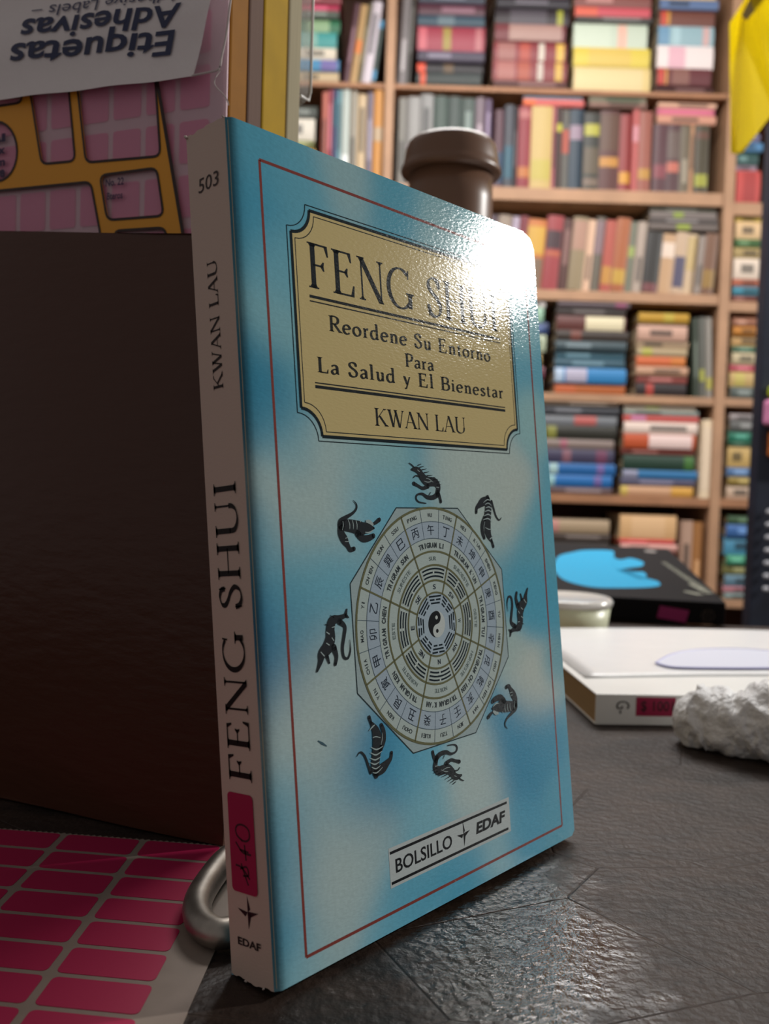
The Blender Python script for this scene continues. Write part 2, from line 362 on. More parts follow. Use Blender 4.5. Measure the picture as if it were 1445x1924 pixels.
def laminate(name, base, rough=.10, grain=.14, attr=False, coatw=.0, spec=.22):
    key = ('lam', name, str(base))
    if key in _mats: return _mats[key]
    m, nt, b = nodemat(name); N = nt.nodes; L = nt.links
    tc = N.new('ShaderNodeTexCoord')
    if attr:
        a = N.new('ShaderNodeVertexColor'); a.layer_name = 'ink'
        n = N.new('ShaderNodeTexNoise'); n.inputs['Scale'].default_value = 900; L.new(tc.outputs['Object'], n.inputs['Vector'])
        mr = N.new('ShaderNodeMapRange'); mr.inputs['To Min'].default_value = .88; mr.inputs['To Max'].default_value = 1.12; L.new(n.outputs['Fac'], mr.inputs['Value'])
        mx = N.new('ShaderNodeMix'); mx.data_type = 'RGBA'; mx.blend_type = 'MULTIPLY'; mx.inputs['Factor'].default_value = 1
        L.new(a.outputs['Color'], mx.inputs[6]); L.new(mr.outputs['Result'], mx.inputs[7]); L.new(mx.outputs[2], b.inputs['Base Color'])
    else: b.inputs['Base Color'].default_value = (*lin(base), 1)
    b.inputs['Roughness'].default_value = rough; b.inputs['Specular IOR Level'].default_value = spec
    mp = N.new('ShaderNodeMapping'); mp.inputs['Rotation'].default_value = (0, R_(-35), 0); mp.inputs['Scale'].default_value = (.45, 1, 1.3)
    L.new(tc.outputs['Object'], mp.inputs['Vector'])
    n1 = N.new('ShaderNodeTexNoise'); n1.inputs['Scale'].default_value = 1500; n1.inputs['Detail'].default_value = 2
    L.new(mp.outputs['Vector'], n1.inputs['Vector'])
    n2 = N.new('ShaderNodeTexNoise'); n2.inputs['Scale'].default_value = 60; n2.inputs['Detail'].default_value = 3; L.new(mp.outputs['Vector'], n2.inputs['Vector'])
    ad = N.new('ShaderNodeMath'); ad.operation = 'MULTIPLY_ADD'; L.new(n2.outputs['Fac'], ad.inputs[0]); ad.inputs[1].default_value = .5; L.new(n1.outputs['Fac'], ad.inputs[2])
    bp = N.new('ShaderNodeBump'); bp.inputs['Strength'].default_value = grain; bp.inputs['Distance'].default_value = .00035
    L.new(ad.outputs[0], bp.inputs['Height']); L.new(bp.outputs['Normal'], b.inputs['Normal'])
    _mats[key] = m; return m

# cloud-blue ink: soft patches of the printed sky, (x px, y px, radius mm, colour, weight)
SKY = [(455, 400, 9, '3f8cab', 1.2), (470, 700, 8, '2f7f9f', 1.5), (500, 760, 8, '2b7a9c', 2), (480, 1000, 7, '3887a6', 1.2), (500, 1220, 12, '1f6f98', 2.4),
       (540, 1130, 7, '5d9cb2', 1), (545, 960, 10, 'a3b6b6', 1.6), (600, 920, 12, 'a3b6b6', 1.8), (660, 900, 9, '98b4b8', 1.2), (560, 870, 6, '6ba2b4', 1), (690, 945, 8, '5ea5c0', 1.7),
       (560, 1060, 9, '5fa3ba', 1.2), (620, 1080, 7, '62a5bd', 1), (590, 1330, 13, 'aabab9', 2.2), (600, 1400, 11, 'a3b6b8', 1.4), (560, 1170, 8, '6ea6b8', .8), (700, 1440, 11, '2a7fa8', 2.4),
       (640, 1500, 8, '7fadbd', 1), (540, 1500, 8, '5f9fb8', 1), (540, 1620, 9, '3d8bab', 1.4), (620, 1600, 12, 'a9babb', 2), (700, 1560, 9, '9db4b8', 1), (770, 1430, 8, '62a6c2', 1.6), (800, 1520, 9, '7bb0c2', 1),
       (900, 1470, 10, 'aabcbd', 2), (980, 1400, 11, '2d84ab', 2.6), (1020, 1400, 8, '3a8cae', 1.5), (1000, 1290, 9, 'b3bcb6', 2), (960, 1230, 6, '9fb4b3', 1), (1010, 1130, 8, '4d9bb8', 1.7), (1015, 1000, 8, '5f9fb4', 1.5),
       (900, 890, 12, 'a8b7b4', 1.8), (960, 920, 8, 'aab6b2', 1.4), (1035, 1250, 5, '5c9aad', 1), (1050, 1500, 6, '4e97b3', 1.3), (980, 1560, 7, '4a97b8', 1.6), (870, 1650, 10, '4f9ab9', 1.3), (940, 1600, 8, '8db3bf', 1),
       (760, 1700, 10, '5aa0bd', 1.2), (650, 1700, 9, 'a2b7bb', 1.5), (600, 1800, 7, '93b2ba', 1.2), (560, 1830, 6, '7db0c0', 1), (545, 1760, 7, '4793b3', 1.2), (720, 1760, 7, '6ba9c0', 1),
       (480, 280, 8, '4d93ad', 1), (560, 330, 8, '5b9bb2', 1), (650, 330, 8, '8aa9b0', 1.1), (740, 380, 8, '4f93ab', 1.2), (820, 430, 8, '7ba3ac', 1), (900, 480, 8, '7fb0b8', 1), (520, 500, 8, '6ba5b8', 1), (515, 620, 8, '7dabb6', .9), (530, 800, 8, '6fa6b8', 1),
       (980, 600, 6, '7fb0bc', 1), (1000, 800, 6, '8ab0b4', 1), (570, 720, 5, '5f9fb5', 1), (700, 850, 8, '86aeb4', 1), (980, 480, 6, '79aab4', 1)]
SKYMM = [(*cover_mm(x, y), r, lin(c), w) for x, y, r, c, w in SKY]
def sky(u, v):
    k = .06; acc = [k * c for c in lin('5d9cb3')]; tot = k
    for x, y, r, c, w in SKYMM:
        g = w * math.exp(-((u-x)**2 + (v-y)**2) / (r*r) * 1.0); tot += g
        for i in range(3): acc[i] += g * c[i]
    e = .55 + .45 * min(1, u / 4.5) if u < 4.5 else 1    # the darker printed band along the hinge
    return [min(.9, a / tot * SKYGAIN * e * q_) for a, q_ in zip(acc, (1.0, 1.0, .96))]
SKYGAIN = 1.2
def umax(v):
    r, rb = 5.5, 1.5; h = H_BOOK*1000; w = W_BOOK*1000
    if v > h - r: return w - (r - math.sqrt(max(0, r*r - (v-(h-r))**2)))
    if v < rb: return w - (rb - math.sqrt(max(0, rb*rb - (rb-v)**2)))
    return w
RS = 1.0
def cov(u, v, lift=0):            # mm on the cover -> local metres; the sheet rolls over at the hinge and lifts a little at the free edge
    y = RS - math.sqrt(max(0, RS*RS - (RS-u)**2)) if u < RS else 0
    return (u/1000, (y - lift)/1000, v/1000)
nu, nv = 90, 136
def gp(a, b):
    v = b * H_BOOK * 1000; t = a ** 1.0
    us = umax(v) * t if a > .04 else umax(v) * a
    return cov(us, v)
cm = MB().grid(nu, nv, gp)
front = cm.build('front_cover', laminate('printed cloud cover', 'x', attr=True), book, smooth=True)
ca = front.data.color_attributes.new('ink', 'FLOAT_COLOR', 'POINT')
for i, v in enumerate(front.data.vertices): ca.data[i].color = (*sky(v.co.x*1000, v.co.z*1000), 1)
# the rest of the binding
wh = laminate('cream spine card', 'cfb8aa', rough=.45, grain=.12)
def spp(a, b):
    y = RS + (T_BOOK*1000 - RS) * a; x = -.35 * math.sin(math.pi * min(1, a)) ** .7
    z = b * H_BOOK * 1000
    if b == 1: z += (.0, .25, .1, .35, .0, .3, -.2, .5, .9)[int(a*8)] * .6
    if b == 0: z += (.0, .5, .1, -.3, .2, .6, .9, .4, .8)[int(a*8)] * .6
    return (x/1000, y/1000, z/1000)
spine = MB().grid(16, 60, spp).build('spine', wh, book, smooth=True)
MB().box(.0004, W_BOOK-.0006, .0006, T_BOOK-.0006, .0006, H_BOOK-.0006).build('page_block', mat('page edges', 'cfc2a4', .85, streak=(40, 5200, 40)), book)
MB().box(.0, W_BOOK, T_BOOK-.0004, T_BOOK, 0, H_BOOK).build('back_cover', laminate('blue back cover', '6fa8bc'), book)
for q, (y, z, s, n) in enumerate(((14.2, 180.2, .75, 'torn_corner'), (1.3, 180.1, .35, 'torn_corner'), (9.5, .0, .5, 'torn_corner'), (4.0, -.1, .45, 'torn_corner'))):
    o = MB().lathe([(0, -.5*s), (.45*s, -.35*s), (.7*s, 0), (.5*s, .3*s), (0, .55*s)], 9).build(n, mat('torn white paper', 'cdbfb6', .9), book, smooth=True)
    o.location = (-.0002, y/1000, z/1000); o.scale = (.001, .0016, .001); o.rotation_euler = (.6, .3, q)

INK = lambda h, n='printed ink': laminate(n, h)
def onc(k, par=None): return lambda p: cov(p[0], p[1], .018 * k)
def ink(P, name, h, k, n='printed ink'):
    return P.build(name, laminate(n + ' ' + h, h), onc(k), front)
# red-brown border
P = P2()
def strip(P, pts, w, closed=True):
    k = len(pts)
    for i in range(k if closed else k-1): P.line(pts[i], pts[(i+1) % k], w)
strip(P, [(8.3, 4.1), (110.4, 4.3), (111.2, 171.5), (8.1, 172.8)], .7)
ink(P, 'border_line', '84403a', 1)
# tan title panel with scooped corners
def scoop(x0, y0, x1, y1, r, n=8):
    out = []
    for cx, cy, a0 in ((x0, y0, 90), (x1, y0, 180), (x1, y1, 270), (x0, y1, 0)):
        pts = [(cx + r*math.cos(R_(a0 - 90*i/n)), cy + r*math.sin(R_(a0 - 90*i/n))) for i in range(n+1)]
        out += pts
    return out
def tri_fan(P, pts):              # concave outline -> fan about its centre
    cx = sum(p[0] for p in pts)/len(pts); cy = sum(p[1] for p in pts)/len(pts)
    for i in range(len(pts)): P.poly([(cx, cy), pts[i], pts[(i+1) % len(pts)]])
    return P
ink(tri_fan(P2(), scoop(16.1, 113.6, 101.2, 165.0, 6.0)), 'title_panel', 'c9b680', 2)
P = P2(); strip(P, scoop(16.1, 113.6, 101.2, 165.0, 6.0), .75); strip(P, scoop(14.9, 112.5, 102.4, 166.1, 6.0), .22); strip(P, scoop(17.2, 114.7, 100.1, 163.9, 6.2), .22)
ink(P, 'panel_outline', '16242a', 3)
ink(roman('FENG SHUI', .035, TT=.13).fit(20.8, 146.9, 94.6, 157.9), 'title_lettering', '20262a', 4)
P = P2().rect(20.7, 144.9, 95.4, 145.55).rect(20.7, 144.0, 95.4, 144.28).rect(20.8, 124.4, 95.6, 125.1).rect(20.8, 125.5, 95.6, 125.78)
ink(P, 'rule_line', '20262a', 4)
P = P2(); kw = dict(TT=.16, TN=.085)
P.add(roman('Reordene Su Entorno', .09, **kw).fit(26.3, 137.9, 90.0, 142.0)); P.add(roman('Para', .07, **kw).fit(52.6, 132.6, 64.0, 136.2))
P.add(roman('La Salud y El Bienestar', .09, **kw).fit(21.8, 127.0, 95.0, 131.9))
ink(P, 'subtitle_lettering', '2a2c2a', 4)
ink(roman('KWAN LAU', .02).fit(40.0, 117.0, 76.0, 121.4), 'author_lettering', '25282a', 4)

# ---- the compass wheel
CX, CY = 58.4, 68.0
OCT = [(45.7, 97.4), (70.3, 97.1), (88.5, 80.0), (88.9, 56.0), (71.7, 38.4), (46.3, 38.3), (28.3, 55.4), (28.1, 80.2)]
ink(P2().poly(OCT), 'wheel_panel', '9fb2b4', 2)
P = P2(); strip(P, OCT, .28); ink(P, 'octagon_outline', '2a3a3e', 3)
P = P2()
P.ring(CX, CY, 29.3, .0001)
ink(P2().disc(CX, CY, 29.2, 72), 'wheel_face', 'b0bfbb', 3)
ink(P2().ring(CX, CY, 23.75, 4.1), 'character_band', 'a2b3c0', 4)
ink(P2().disc(CX, CY, 7.9, 40), 'wheel_hub', 'a6b8c4', 4)
P = P2()
for r, w in ((29.3, .6), (18.3, .5), (14.85, .5), (11.0, .5), (7.95, .45)): P.ring(CX, CY, r, w)
for k in range(8):
    a = R_(22.5 + 45*k); P.line((CX+7.9*math.cos(a), CY+7.9*math.sin(a)), (CX+29.3*math.cos(a), CY+29.3*math.sin(a)), .45)
ink(P, 'gold_ring', '6b6c4e', 6)
P = P2(); P.ring(CX, CY, 25.85, .16); P.ring(CX, CY, 21.6, .16)
for k in range(24):
    if k % 3 != 1:
        a = R_(22.5 + 15*k - (15 if k % 3 == 2 else 0) * 0); 
for k in range(8):
    for q in (15, 30):
        a = R_(22.5 + 45*k + q); P.line((CX+21.6*math.cos(a), CY+21.6*math.sin(a)), (CX+29.2*math.cos(a), CY+29.2*math.sin(a)), .15)
ink(P, 'thin_ring', '4d5f6c', 5)
# trigrams, clockwise from the top sector: outer, middle, inner line (1 = unbroken)
TRI = [(1, 0, 1), (0, 0, 0), (0, 1, 1), (1, 1, 1), (0, 1, 0), (1, 0, 0), (0, 0, 1), (1, 1, 0)]
P = P2(); Pk = P2()
for s, t in enumerate(TRI):
    c = 90 - 45*s
    for q, full in enumerate(t):
        r = 13.95 - .95*q; h = 18.6
        Pk.ring(CX, CY, r, .78, 72, c - h - .6, c + h + .6)
        if full: P.ring(CX, CY, r, .46, 96, c - h, c + h)
        else: P.ring(CX, CY, r, .46, 96, c - h, c - 1.3); P.ring(CX, CY, r, .46, 96, c + 1.3, c + h)
        rr = 7.0 - .85*q; hl = rr * math.tan(R_(22.5)) - .45; w = .42
        ca_, sa_ = math.cos(R_(c)), math.sin(R_(c))
        def pt(x): return (CX + rr*ca_ - x*sa_, CY + rr*sa_ + x*ca_)
        if full: P.line(pt(-hl), pt(hl), w)
        else: P.line(pt(-hl), pt(-.3), w); P.line(pt(.3), pt(hl), w)
ink(Pk, 'trigram_ground', 'bcc9c4', 5)
ink(P, 'trigram_line', '14242c', 6)
ink(P2().disc(CX, CY, 3.35, 36), 'yin_yang_light', 'c3cbc8', 5)
P = P2(); q = [(CX+3.35*math.cos(R_(90+180*i/18)), CY+3.35*math.sin(R_(90+180*i/18))) for i in range(19)]
lo = [(CX - 1.675*math.cos(R_(90-180*i/9)), CY - 1.675 + 1.675*math.sin(R_(-90+180*i/9))) for i in range(10)]
hi = [(CX + 1.675*math.cos(R_(-90+180*i/9)), CY + 1.675 + 1.675*math.sin(R_(-90+180*i/9))) for i in range(10)]
tri_fan_pts = q + lo + hi
n_ = len(q)
for i in range(18):               # left half in slices down to the S curve
    P.poly([q[i], q[i+1], (CX-.6 if 4 < i < 14 else CX, q[i+1][1] * .5 + CY * .5), (CX-.6 if 4 < i < 14 else CX, q[i][1] * .5 + CY * .5)])
P = P2()
for i in range(36):
    y0 = -3.35 + 6.7*i/36; y1 = y0 + 6.7/36; ym = (y0+y1)/2
    def xs(y):
        o_ = -math.sqrt(max(0, 3.35**2 - y*y))
        return o_, (math.sqrt(max(0, 1.675**2 - (y-1.675)**2)) if y > 0 else -math.sqrt(max(0, 1.675**2 - (y+1.675)**2)))
    a, b = xs(y0), xs(y1); P.poly([(CX+a[0], CY+y0), (CX+a[1], CY+y0), (CX+b[1], CY+y1), (CX+b[0], CY+y1)])
ink(P, 'yin_yang_dark', '1c1f22', 6)
ink(P2().disc(CX, CY+1.675, .5, 14), 'yin_yang_dot', 'c3cbc8', 7); ink(P2().disc(CX, CY-1.675, .5, 14), 'yin_yang_dot', '1c1f22', 7)
def arc_text(P, txt, r, deg, h, wch, step=None, maxspan=None, bold=.0):
    n = len(txt); st = step or math.degrees(wch * 1.12 / r)
    if maxspan: st = min(st, maxspan / max(1, n))
    for i, c in enumerate(txt):
        if c == ' ': continue
        a = deg - (i - (n-1)/2) * st; g = sans(c, bold=bold)
        narrow = .35 if c in "I'" else 1
        if c == "'": g.fit(-wch*.1, h*.15, wch*.1, h*.5)
        else: g.fit(-wch/2*narrow, -h/2, wch/2*narrow, h/2)
        ca_, sa_ = math.cos(R_(a-90)), math.sin(R_(a-90))
        P.add(g, lambda p: (CX + p[0]*ca_ - (p[1]+r)*sa_, CY + p[0]*sa_ + (p[1]+r)*ca_))
HAN = '丙午丁未坤申庚酉辛戌乾亥壬子癸丑艮寅甲卯乙辰巽巳'
ROM = ["PING", "WU", "TING", "WEI", "K'UN", "SHEN", "KENG", "YU", "HSIN", "HSU", "CH'IEN", "HAI", "JEN", "TZU", "KUEI", "CHOU", "KEN", "YIN", "CHIA", "MAO", "YI", "CH'EN", "SUN", "SSU"]
SEC = ["LI", "K'UN", "TUI", "CH'IEN", "K'AN", "KEN", "CHEN", "SUN"]
MID = ["SUR", "SUROESTE", "OESTE", "NOROESTE", "NORTE", "NORESTE", "ESTE", "SURESTE"]
CMP = ["S", "SW", "W", "NW", "N", "NE", "E", "SE"]
P = P2(); Pb = P2(); Pc = P2()
for k in range(24): arc_text(P, HAN[k], 23.72, 90 + 15 - 15*k, 2.6, 2.6, bold=0)
for k in range(24): arc_text(Pb, ROM[k], 27.45, 90 + 15 - 15*k, 1.0, .85, maxspan=13, bold=.01)
for k in range(8):
    arc_text(Pb, 'TRIGRAM ' + SEC[k], 19.9, 90 - 45*k, 1.35, .92, maxspan=40, bold=.03)
    arc_text(Pc, MID[k], 16.5, 90 - 45*k, 1.0, .9, maxspan=32)
    arc_text(P, CMP[k], 9.4, 90 - 45*k, 1.25, 1.05, bold=.01)
ink(P, 'wheel_character', '202c3a', 6); ink(Pb, 'wheel_lettering', '3a4448', 6); ink(Pc, 'wheel_lettering', '6d7d7c', 6)

# ---- eight beasts round the wheel: four drawings, each repeated half a turn away
def beast(parts, ox, oy, sc):
    def mm(x, y, w):
        a = cover_mm(ox + x/sc, oy + y/sc); b = cover_mm(ox + x/sc, oy + y/sc + 1); return a[0], a[1], w/sc * abs(b[1]-a[1])
    out = []
    for pts in parts: out.append([mm(*p) for p in pts])
    return out
TIG_A = ([[(545, 590, 6), (585, 640, 20), (585, 695, 26), (540, 750, 36), (460, 800, 54), (400, 850, 84), (385, 900, 80)],
          [(400, 900, 120), (470, 900, 150), (560, 915, 165), (640, 940, 180), (700, 930, 130), (750, 930, 90), (800, 935, 30)],
          [(395, 920, 100), (400, 1000, 110), (440, 1080, 120), (480, 1150, 70), (510, 1200, 60), (555, 1190, 60)],
          [(780, 890, 24), (820, 870, 44), (868, 830, 56)], [(600, 1000, 90), (660, 1060, 90), (730, 1060, 84), (795, 1030, 66)]],
         [[(415, 850, 8), (420, 900, 12), (410, 960, 6)], [(480, 830, 8), (500, 890, 12), (500, 950, 6)], [(530, 835, 8), (545, 890, 12), (545, 950, 6)],
          [(575, 830, 8), (590, 890, 12), (590, 950, 6)], [(620, 830, 8), (635, 860, 12)], [(700, 850, 30), (750, 860, 50), (790, 900, 30)], [(690, 985, 8), (740, 990, 20), (790, 960, 8)],
          [(440, 1100, 6), (480, 1100, 10), (500, 1090, 4)], [(445, 1060, 6), (490, 1050, 8)]], 580, 850, 6.568)
DRG_A = ([[(322, 512, 10), (250, 498, 14), (222, 462, 18), (235, 425, 20), (285, 418, 26), (335, 450, 40), (395, 452, 50), (440, 420, 60)],
          [(440, 400, 50), (460, 450, 34), (470, 495, 36)], [(430, 430, 50), (445, 350, 66), (410, 300, 86), (330, 290, 96), (280, 240, 86), (250, 190, 70), (215, 170, 56), (178, 172, 22)],
          [(340, 340, 50), (290, 360, 34), (240, 335, 30), (198, 312, 40)], [(150, 106, 8), (180, 128, 12), (200, 150, 14)], [(250, 240, 16), (215, 235, 12), (195, 255, 10)],
          [(240, 130, 10), (270, 118, 8)], [(260, 150, 12), (298, 140, 4)], [(280, 175, 12), (325, 165, 4)], [(300, 205, 12), (350, 195, 4)], [(330, 235, 12), (385, 230, 4)],
          [(360, 260, 12), (415, 250, 4)], [(390, 275, 12), (440, 272, 4)], [(420, 300, 12), (462, 295, 4)], [(430, 330, 12), (472, 325, 4)], [(355, 425, 10), (368, 400, 6)]],
         [[(300, 290, 4), (340, 300, 7), (380, 290, 4)], [(320, 260, 4), (350, 270, 7), (390, 300, 4)], [(230, 175, 5), (255, 195, 8)], [(420, 350, 4), (450, 355, 7)]], 740, 850, 5.352)
TIG_B = ([[(527, 1545, 5), (560, 1505, 16), (600, 1540, 22), (630, 1620, 26), (655, 1690, 34)],
          [(705, 1715, 60), (695, 1640, 110), (700, 1560, 112), (710, 1480, 122), (715, 1400, 130), (700, 1320, 100), (675, 1270, 60), (650, 1230, 20)],
          [(740, 1480, 60), (772, 1400, 50), (770, 1320, 52), (750, 1260, 40)], [(660, 1250, 30), (640, 1190, 38)], [(700, 1690, 80), (760, 1650, 100), (805, 1600, 66), (835, 1560, 40), (842, 1510, 36)]],
         [[(648, 1600, 6), (690, 1615, 14), (735, 1590, 5)], [(648, 1560, 6), (695, 1575, 14), (745, 1545, 5)], [(650, 1510, 6), (700, 1530, 14), (755, 1495, 5)], [(655, 1460, 6), (705, 1482, 14), (765, 1450, 5)],
          [(660, 1640, 6), (700, 1655, 12), (740, 1625, 5)], [(670, 1690, 6), (710, 1690, 12), (760, 1640, 5)], [(670, 1375, 6), (700, 1365, 10), (740, 1375, 5)], [(640, 1310, 8), (670, 1275, 14), (690, 1258, 6)], [(745, 1440, 5), (757, 1380, 8), (755, 1330, 4)]], 560, 1100, 4.808)
DRG_B = ([[(465, 490, 6), (472, 580, 15), (450, 655, 22), (412, 645, 28), (400, 560, 34), (415, 450, 38), (420, 370, 40), (370, 325, 60)],
          [(438, 215, 16), (430, 265, 34), (455, 290, 10)], [(430, 270, 40), (370, 295, 56), (310, 320, 96), (290, 390, 104), (290, 480, 120), (265, 560, 130), (215, 620, 100), (200, 690, 56), (170, 775, 22)],
          [(320, 560, 70), (345, 640, 44), (335, 712, 34)], [(260, 640, 40), (280, 700, 20)], [(290, 270, 6), (320, 290, 10)], [(240, 350, 6), (265, 360, 10)]],
         [[(250, 420, 8), (280, 440, 12)], [(300, 470, 8), (320, 500, 10)], [(250, 520, 8), (280, 540, 12)], [(200, 600, 10), (235, 640, 12)], [(300, 380, 6), (330, 372, 9)]], 560, 1100, 4.808)
for dark, light, ox, oy, sc in (TIG_A, DRG_A, TIG_B, DRG_B):
    D = beast(dark, ox, oy, sc); Lg = beast(light, ox, oy, sc)
    for turn in (0, 1):
        f = (lambda p: p) if not turn else (lambda p: (2*CX - p[0], 2*CY - p[1]) + tuple(p[2:]))
        P = P2(); Q = P2()
        for i, pts in enumerate(D):
            c = [f(p) for p in crom(pts, 5)]
            P.stroke(c); P.disc(c[0][0], c[0][1], c[0][2]/2, 9); P.disc(c[-1][0], c[-1][1], c[-1][2]/2, 9)
        for pts in Lg: Q.stroke([f(p) for p in crom(pts, 4)])
        ink(P, 'beast_print', '2b3034', 8); ink(Q, 'beast_stripe', '9fb0b0', 10)

# ---- publisher strip
ink(P2().rect(35.4, 9.6, 84.5, 18.7), 'publisher_strip', 'b9c2c2', 2)
ink(P2().rect(35.8, 17.2, 83.4, 17.85).rect(35.8, 10.3, 83.4, 10.95), 'rule_line', '14181c', 4)
def star(cx, cy, s):
    P = P2(); P.poly([(cx, cy+1.0*s*1.25), (cx+.28*s, cy+.25*s), (cx, cy)]); P.poly([(cx-1.1*s, cy+.1*s), (cx, cy+.0*s), (cx-.28*s, cy-.38*s)])
    P.poly([(cx, cy+.05*s), (cx+1.15*s, cy+.12*s), (cx+.32*s, cy-.32*s)]); P.poly([(cx-.02*s, cy), (cx+.36*s, cy-.2*s), (cx+.02*s, cy-1.3*s)]); return P
P = sans('BOLSILLO', bold=.012).fit(37.5, 12.5, 58.9, 15.75); P.add(sans('EDAF', shear=.15, bold=.04).fit(69.0, 12.9, 82.4, 15.8))
ink(P, 'publisher_lettering', '14181c', 4); ink(star(63.7, 14.5, 2.4), 'star_emblem', '14181c', 4)
Pm = P2(); a = cover_mm(597, 1392); b_ = cover_mm(614, 1402); Pm.stroke([(*a, .25), ((a[0]+b_[0])/2, (a[1]+b_[1])/2, .6), (*b_, .2)])
ink(Pm, 'scuff_mark', '44606c', 3)

# ---- spine print: w mm across (0 at the front cover), v mm up
def ons(k): return lambda p: ((-.42 - .02*k)/1000, p[0]/1000, p[1]/1000)
def sink(P, name, h, k): return P.build(name, laminate('spine ink ' + h, h, rough=.42, grain=.12), ons(k), spine)
def upward(P, w0, v0, w1, v1):    # text running up the spine: letter tops toward the back
    P.fit(0, 0, v1-v0, abs(w1-w0)); P.p = [[(w0 + p[1], v0 + p[0]) for p in q] for q in P.p]; return P
def across(P, w0, v0, w1, v1):    # upright text, left edge at w0 > w1
    P.fit(0, 0, w0-w1, v1-v0); P.p = [[(w0 - p[0], v0 + p[1]) for p in q] for q in P.p]; return P
sink(upward(roman('FENG SHUI', .05), 3.5, 41.4, 11.2, 103.6), 'title_lettering', '1d1414', 1)
sink(upward(roman('KWAN LAU', .02, TT=.13, TN=.06), 5.8, 123.4, 9.1, 151.0), 'author_lettering', '2a1c1a', 1)
sink(across(sans('503', shear=.1), 10.6, 166.4, 3.6, 169.5), 'number_lettering', '3c302e', 1)
sink(across(sans('EDAF', bold=.03), 11.2, 7.3, 3.9, 8.9), 'publisher_lettering', '2a1c1e', 1)
s = star(0, 0, 1); sink(P2().add(s, lambda p: (7.45 - p[0]*2.9, 14.6 + p[1]*2.7)), 'star_emblem', '2a161c', 1)
stk = MB().prism(rrect(3.9, 18.3, 12.0, 38.8, 1.0), lambda p: ((-.50)/1000, p[0]/1000, p[1]/1000), lambda p: ((-.40)/1000, p[0]/1000, p[1]/1000))
stk = stk.build('price_sticker', mat('fluorescent pink paper', 'a80e46', .55, gain=1.0), spine); stk['label'] = 'fluorescent pink price sticker with a handwritten price'
P = P2()
for pts in ([(7.9, 29.2), (9.4, 30.0), (9.8, 31.2), (9.0, 32.2), (7.2, 32.4), (5.6, 31.6), (5.5, 30.0), (6.6, 29.2), (8.2, 29.2)],
            [(10.0, 28.6), (8.2, 26.9), (6.8, 26.6), (5.2, 26.6)], [(7.2, 28.4), (7.0, 26.0), (6.9, 25.2)], [(8.8, 27.2), (6.0, 27.0)],
            [(10.4, 23.8), (8.4, 23.5), (6.0, 21.5)], [(8.6, 24.4), (7.6, 22.2), (6.6, 20.2)], [(9.0, 23.2), (6.9, 23.9), (6.4, 22.3), (8.2, 21.9)]):
    P.stroke([(x, y-.0, .42) for x, y in crom(pts, 5)])
P.build('handwriting', mat('marker ink', '3a0718', .5), lambda p: (-.53/1000, p[0]/1000, p[1]/1000), stk)

# ------------------------------------------------------------------ sheet of pink labels on the table
E1, E2 = V3((.579, -.815, 0)).normalized(), V3((-.775, -.632, 0)).normalized()
ORG = V3((.0253, .0724, 0))                              # top right corner of one label
sheet = empty('label_sheet', (0, 0, 0), 'backing sheet of small fluorescent pink labels with a serrated edge, flat on the table', 'label sheet')
def sp(a, b, z): p = ORG + E1 * a + E2 * b; return (p.x, p.y, z)
# along E1 the sheet's right edge, along E2 its length
ra = (V3((.0056, .0118, 0)) - ORG); det = E1.x*E2.y - E1.y*E2.x
RA = (ra.x*E2.y - ra.y*E2.x) / det
ta = (V3((.0015, .1079, 0)) - ORG); TB = (E1.x*ta.y - E1.y*ta.x) / det
out = [(RA, .16)]; x = RA
while x > -.13:
    out += [(x, TB), (x - .0009, TB + .0008)]; x -= .0018
out.append((x, .16))
MB().prism(out, lambda p: sp(p[0], p[1], .0001), lambda p: sp(p[0], p[1], .0004)).build('backing_paper', mat('waxed backing paper', '8d7e73', .45, noise=(200, .06)), sheet)
pm = mat('fluorescent pink paper', 'a80e46', .55); tmpl = None
for i in range(13):
    for j in range(-4, 2):
        o = MB().prism(rrect(-.0214, 0, 0, .0101, .0014, 3), lambda p: (E1*p[0]+E2*p[1]+UP*.0004)[:], lambda p: (E1*p[0]+E2*p[1]+UP*.00052)[:]).build('pink_label', pm, sheet) if tmpl is None else tmpl.copy()
        if tmpl is None: tmpl = o
        else: COL.objects.link(o)
        q = ORG + E1 * (.0234 * j + (.0003*i)) + V3((-.00905, -.00742, 0)) * i
        o.location = (q.x, q.y, 0)

# ------------------------------------------------------------------ steel loop lying behind the book
cl = [on_table(px, py, .0039) for px, py in ((430, 1612), (400, 1645), (374, 1688), (372, 1722), (392, 1747), (430, 1752))]
cl = [tuple(p) for p in cl]; e = V3(cl[-1]); g = V3(cl[0])
cl += [tuple(e + V3((.012, -.0005, 0))), tuple(e + V3((.026, .002, 0))), (.0500, .0210, .0039), (.0550, .0310, .0039), (.0500, .0395, .0039), (.0430, .0430, .0039)]
pts = crom([cl[-1]] + cl + [cl[0], cl[1]], 6)[6:-6][:-1]
lp = MB().tube(pts, .0034, 16, True).build('steel_loop', mat('dull steel', '9a938b', .40, metal=1, noise=(150, .25), bump=(300, .15, .0004)), smooth=True)
tag(lp, 'thick dull steel loop lying on the table behind the blue paperback', 'loop')

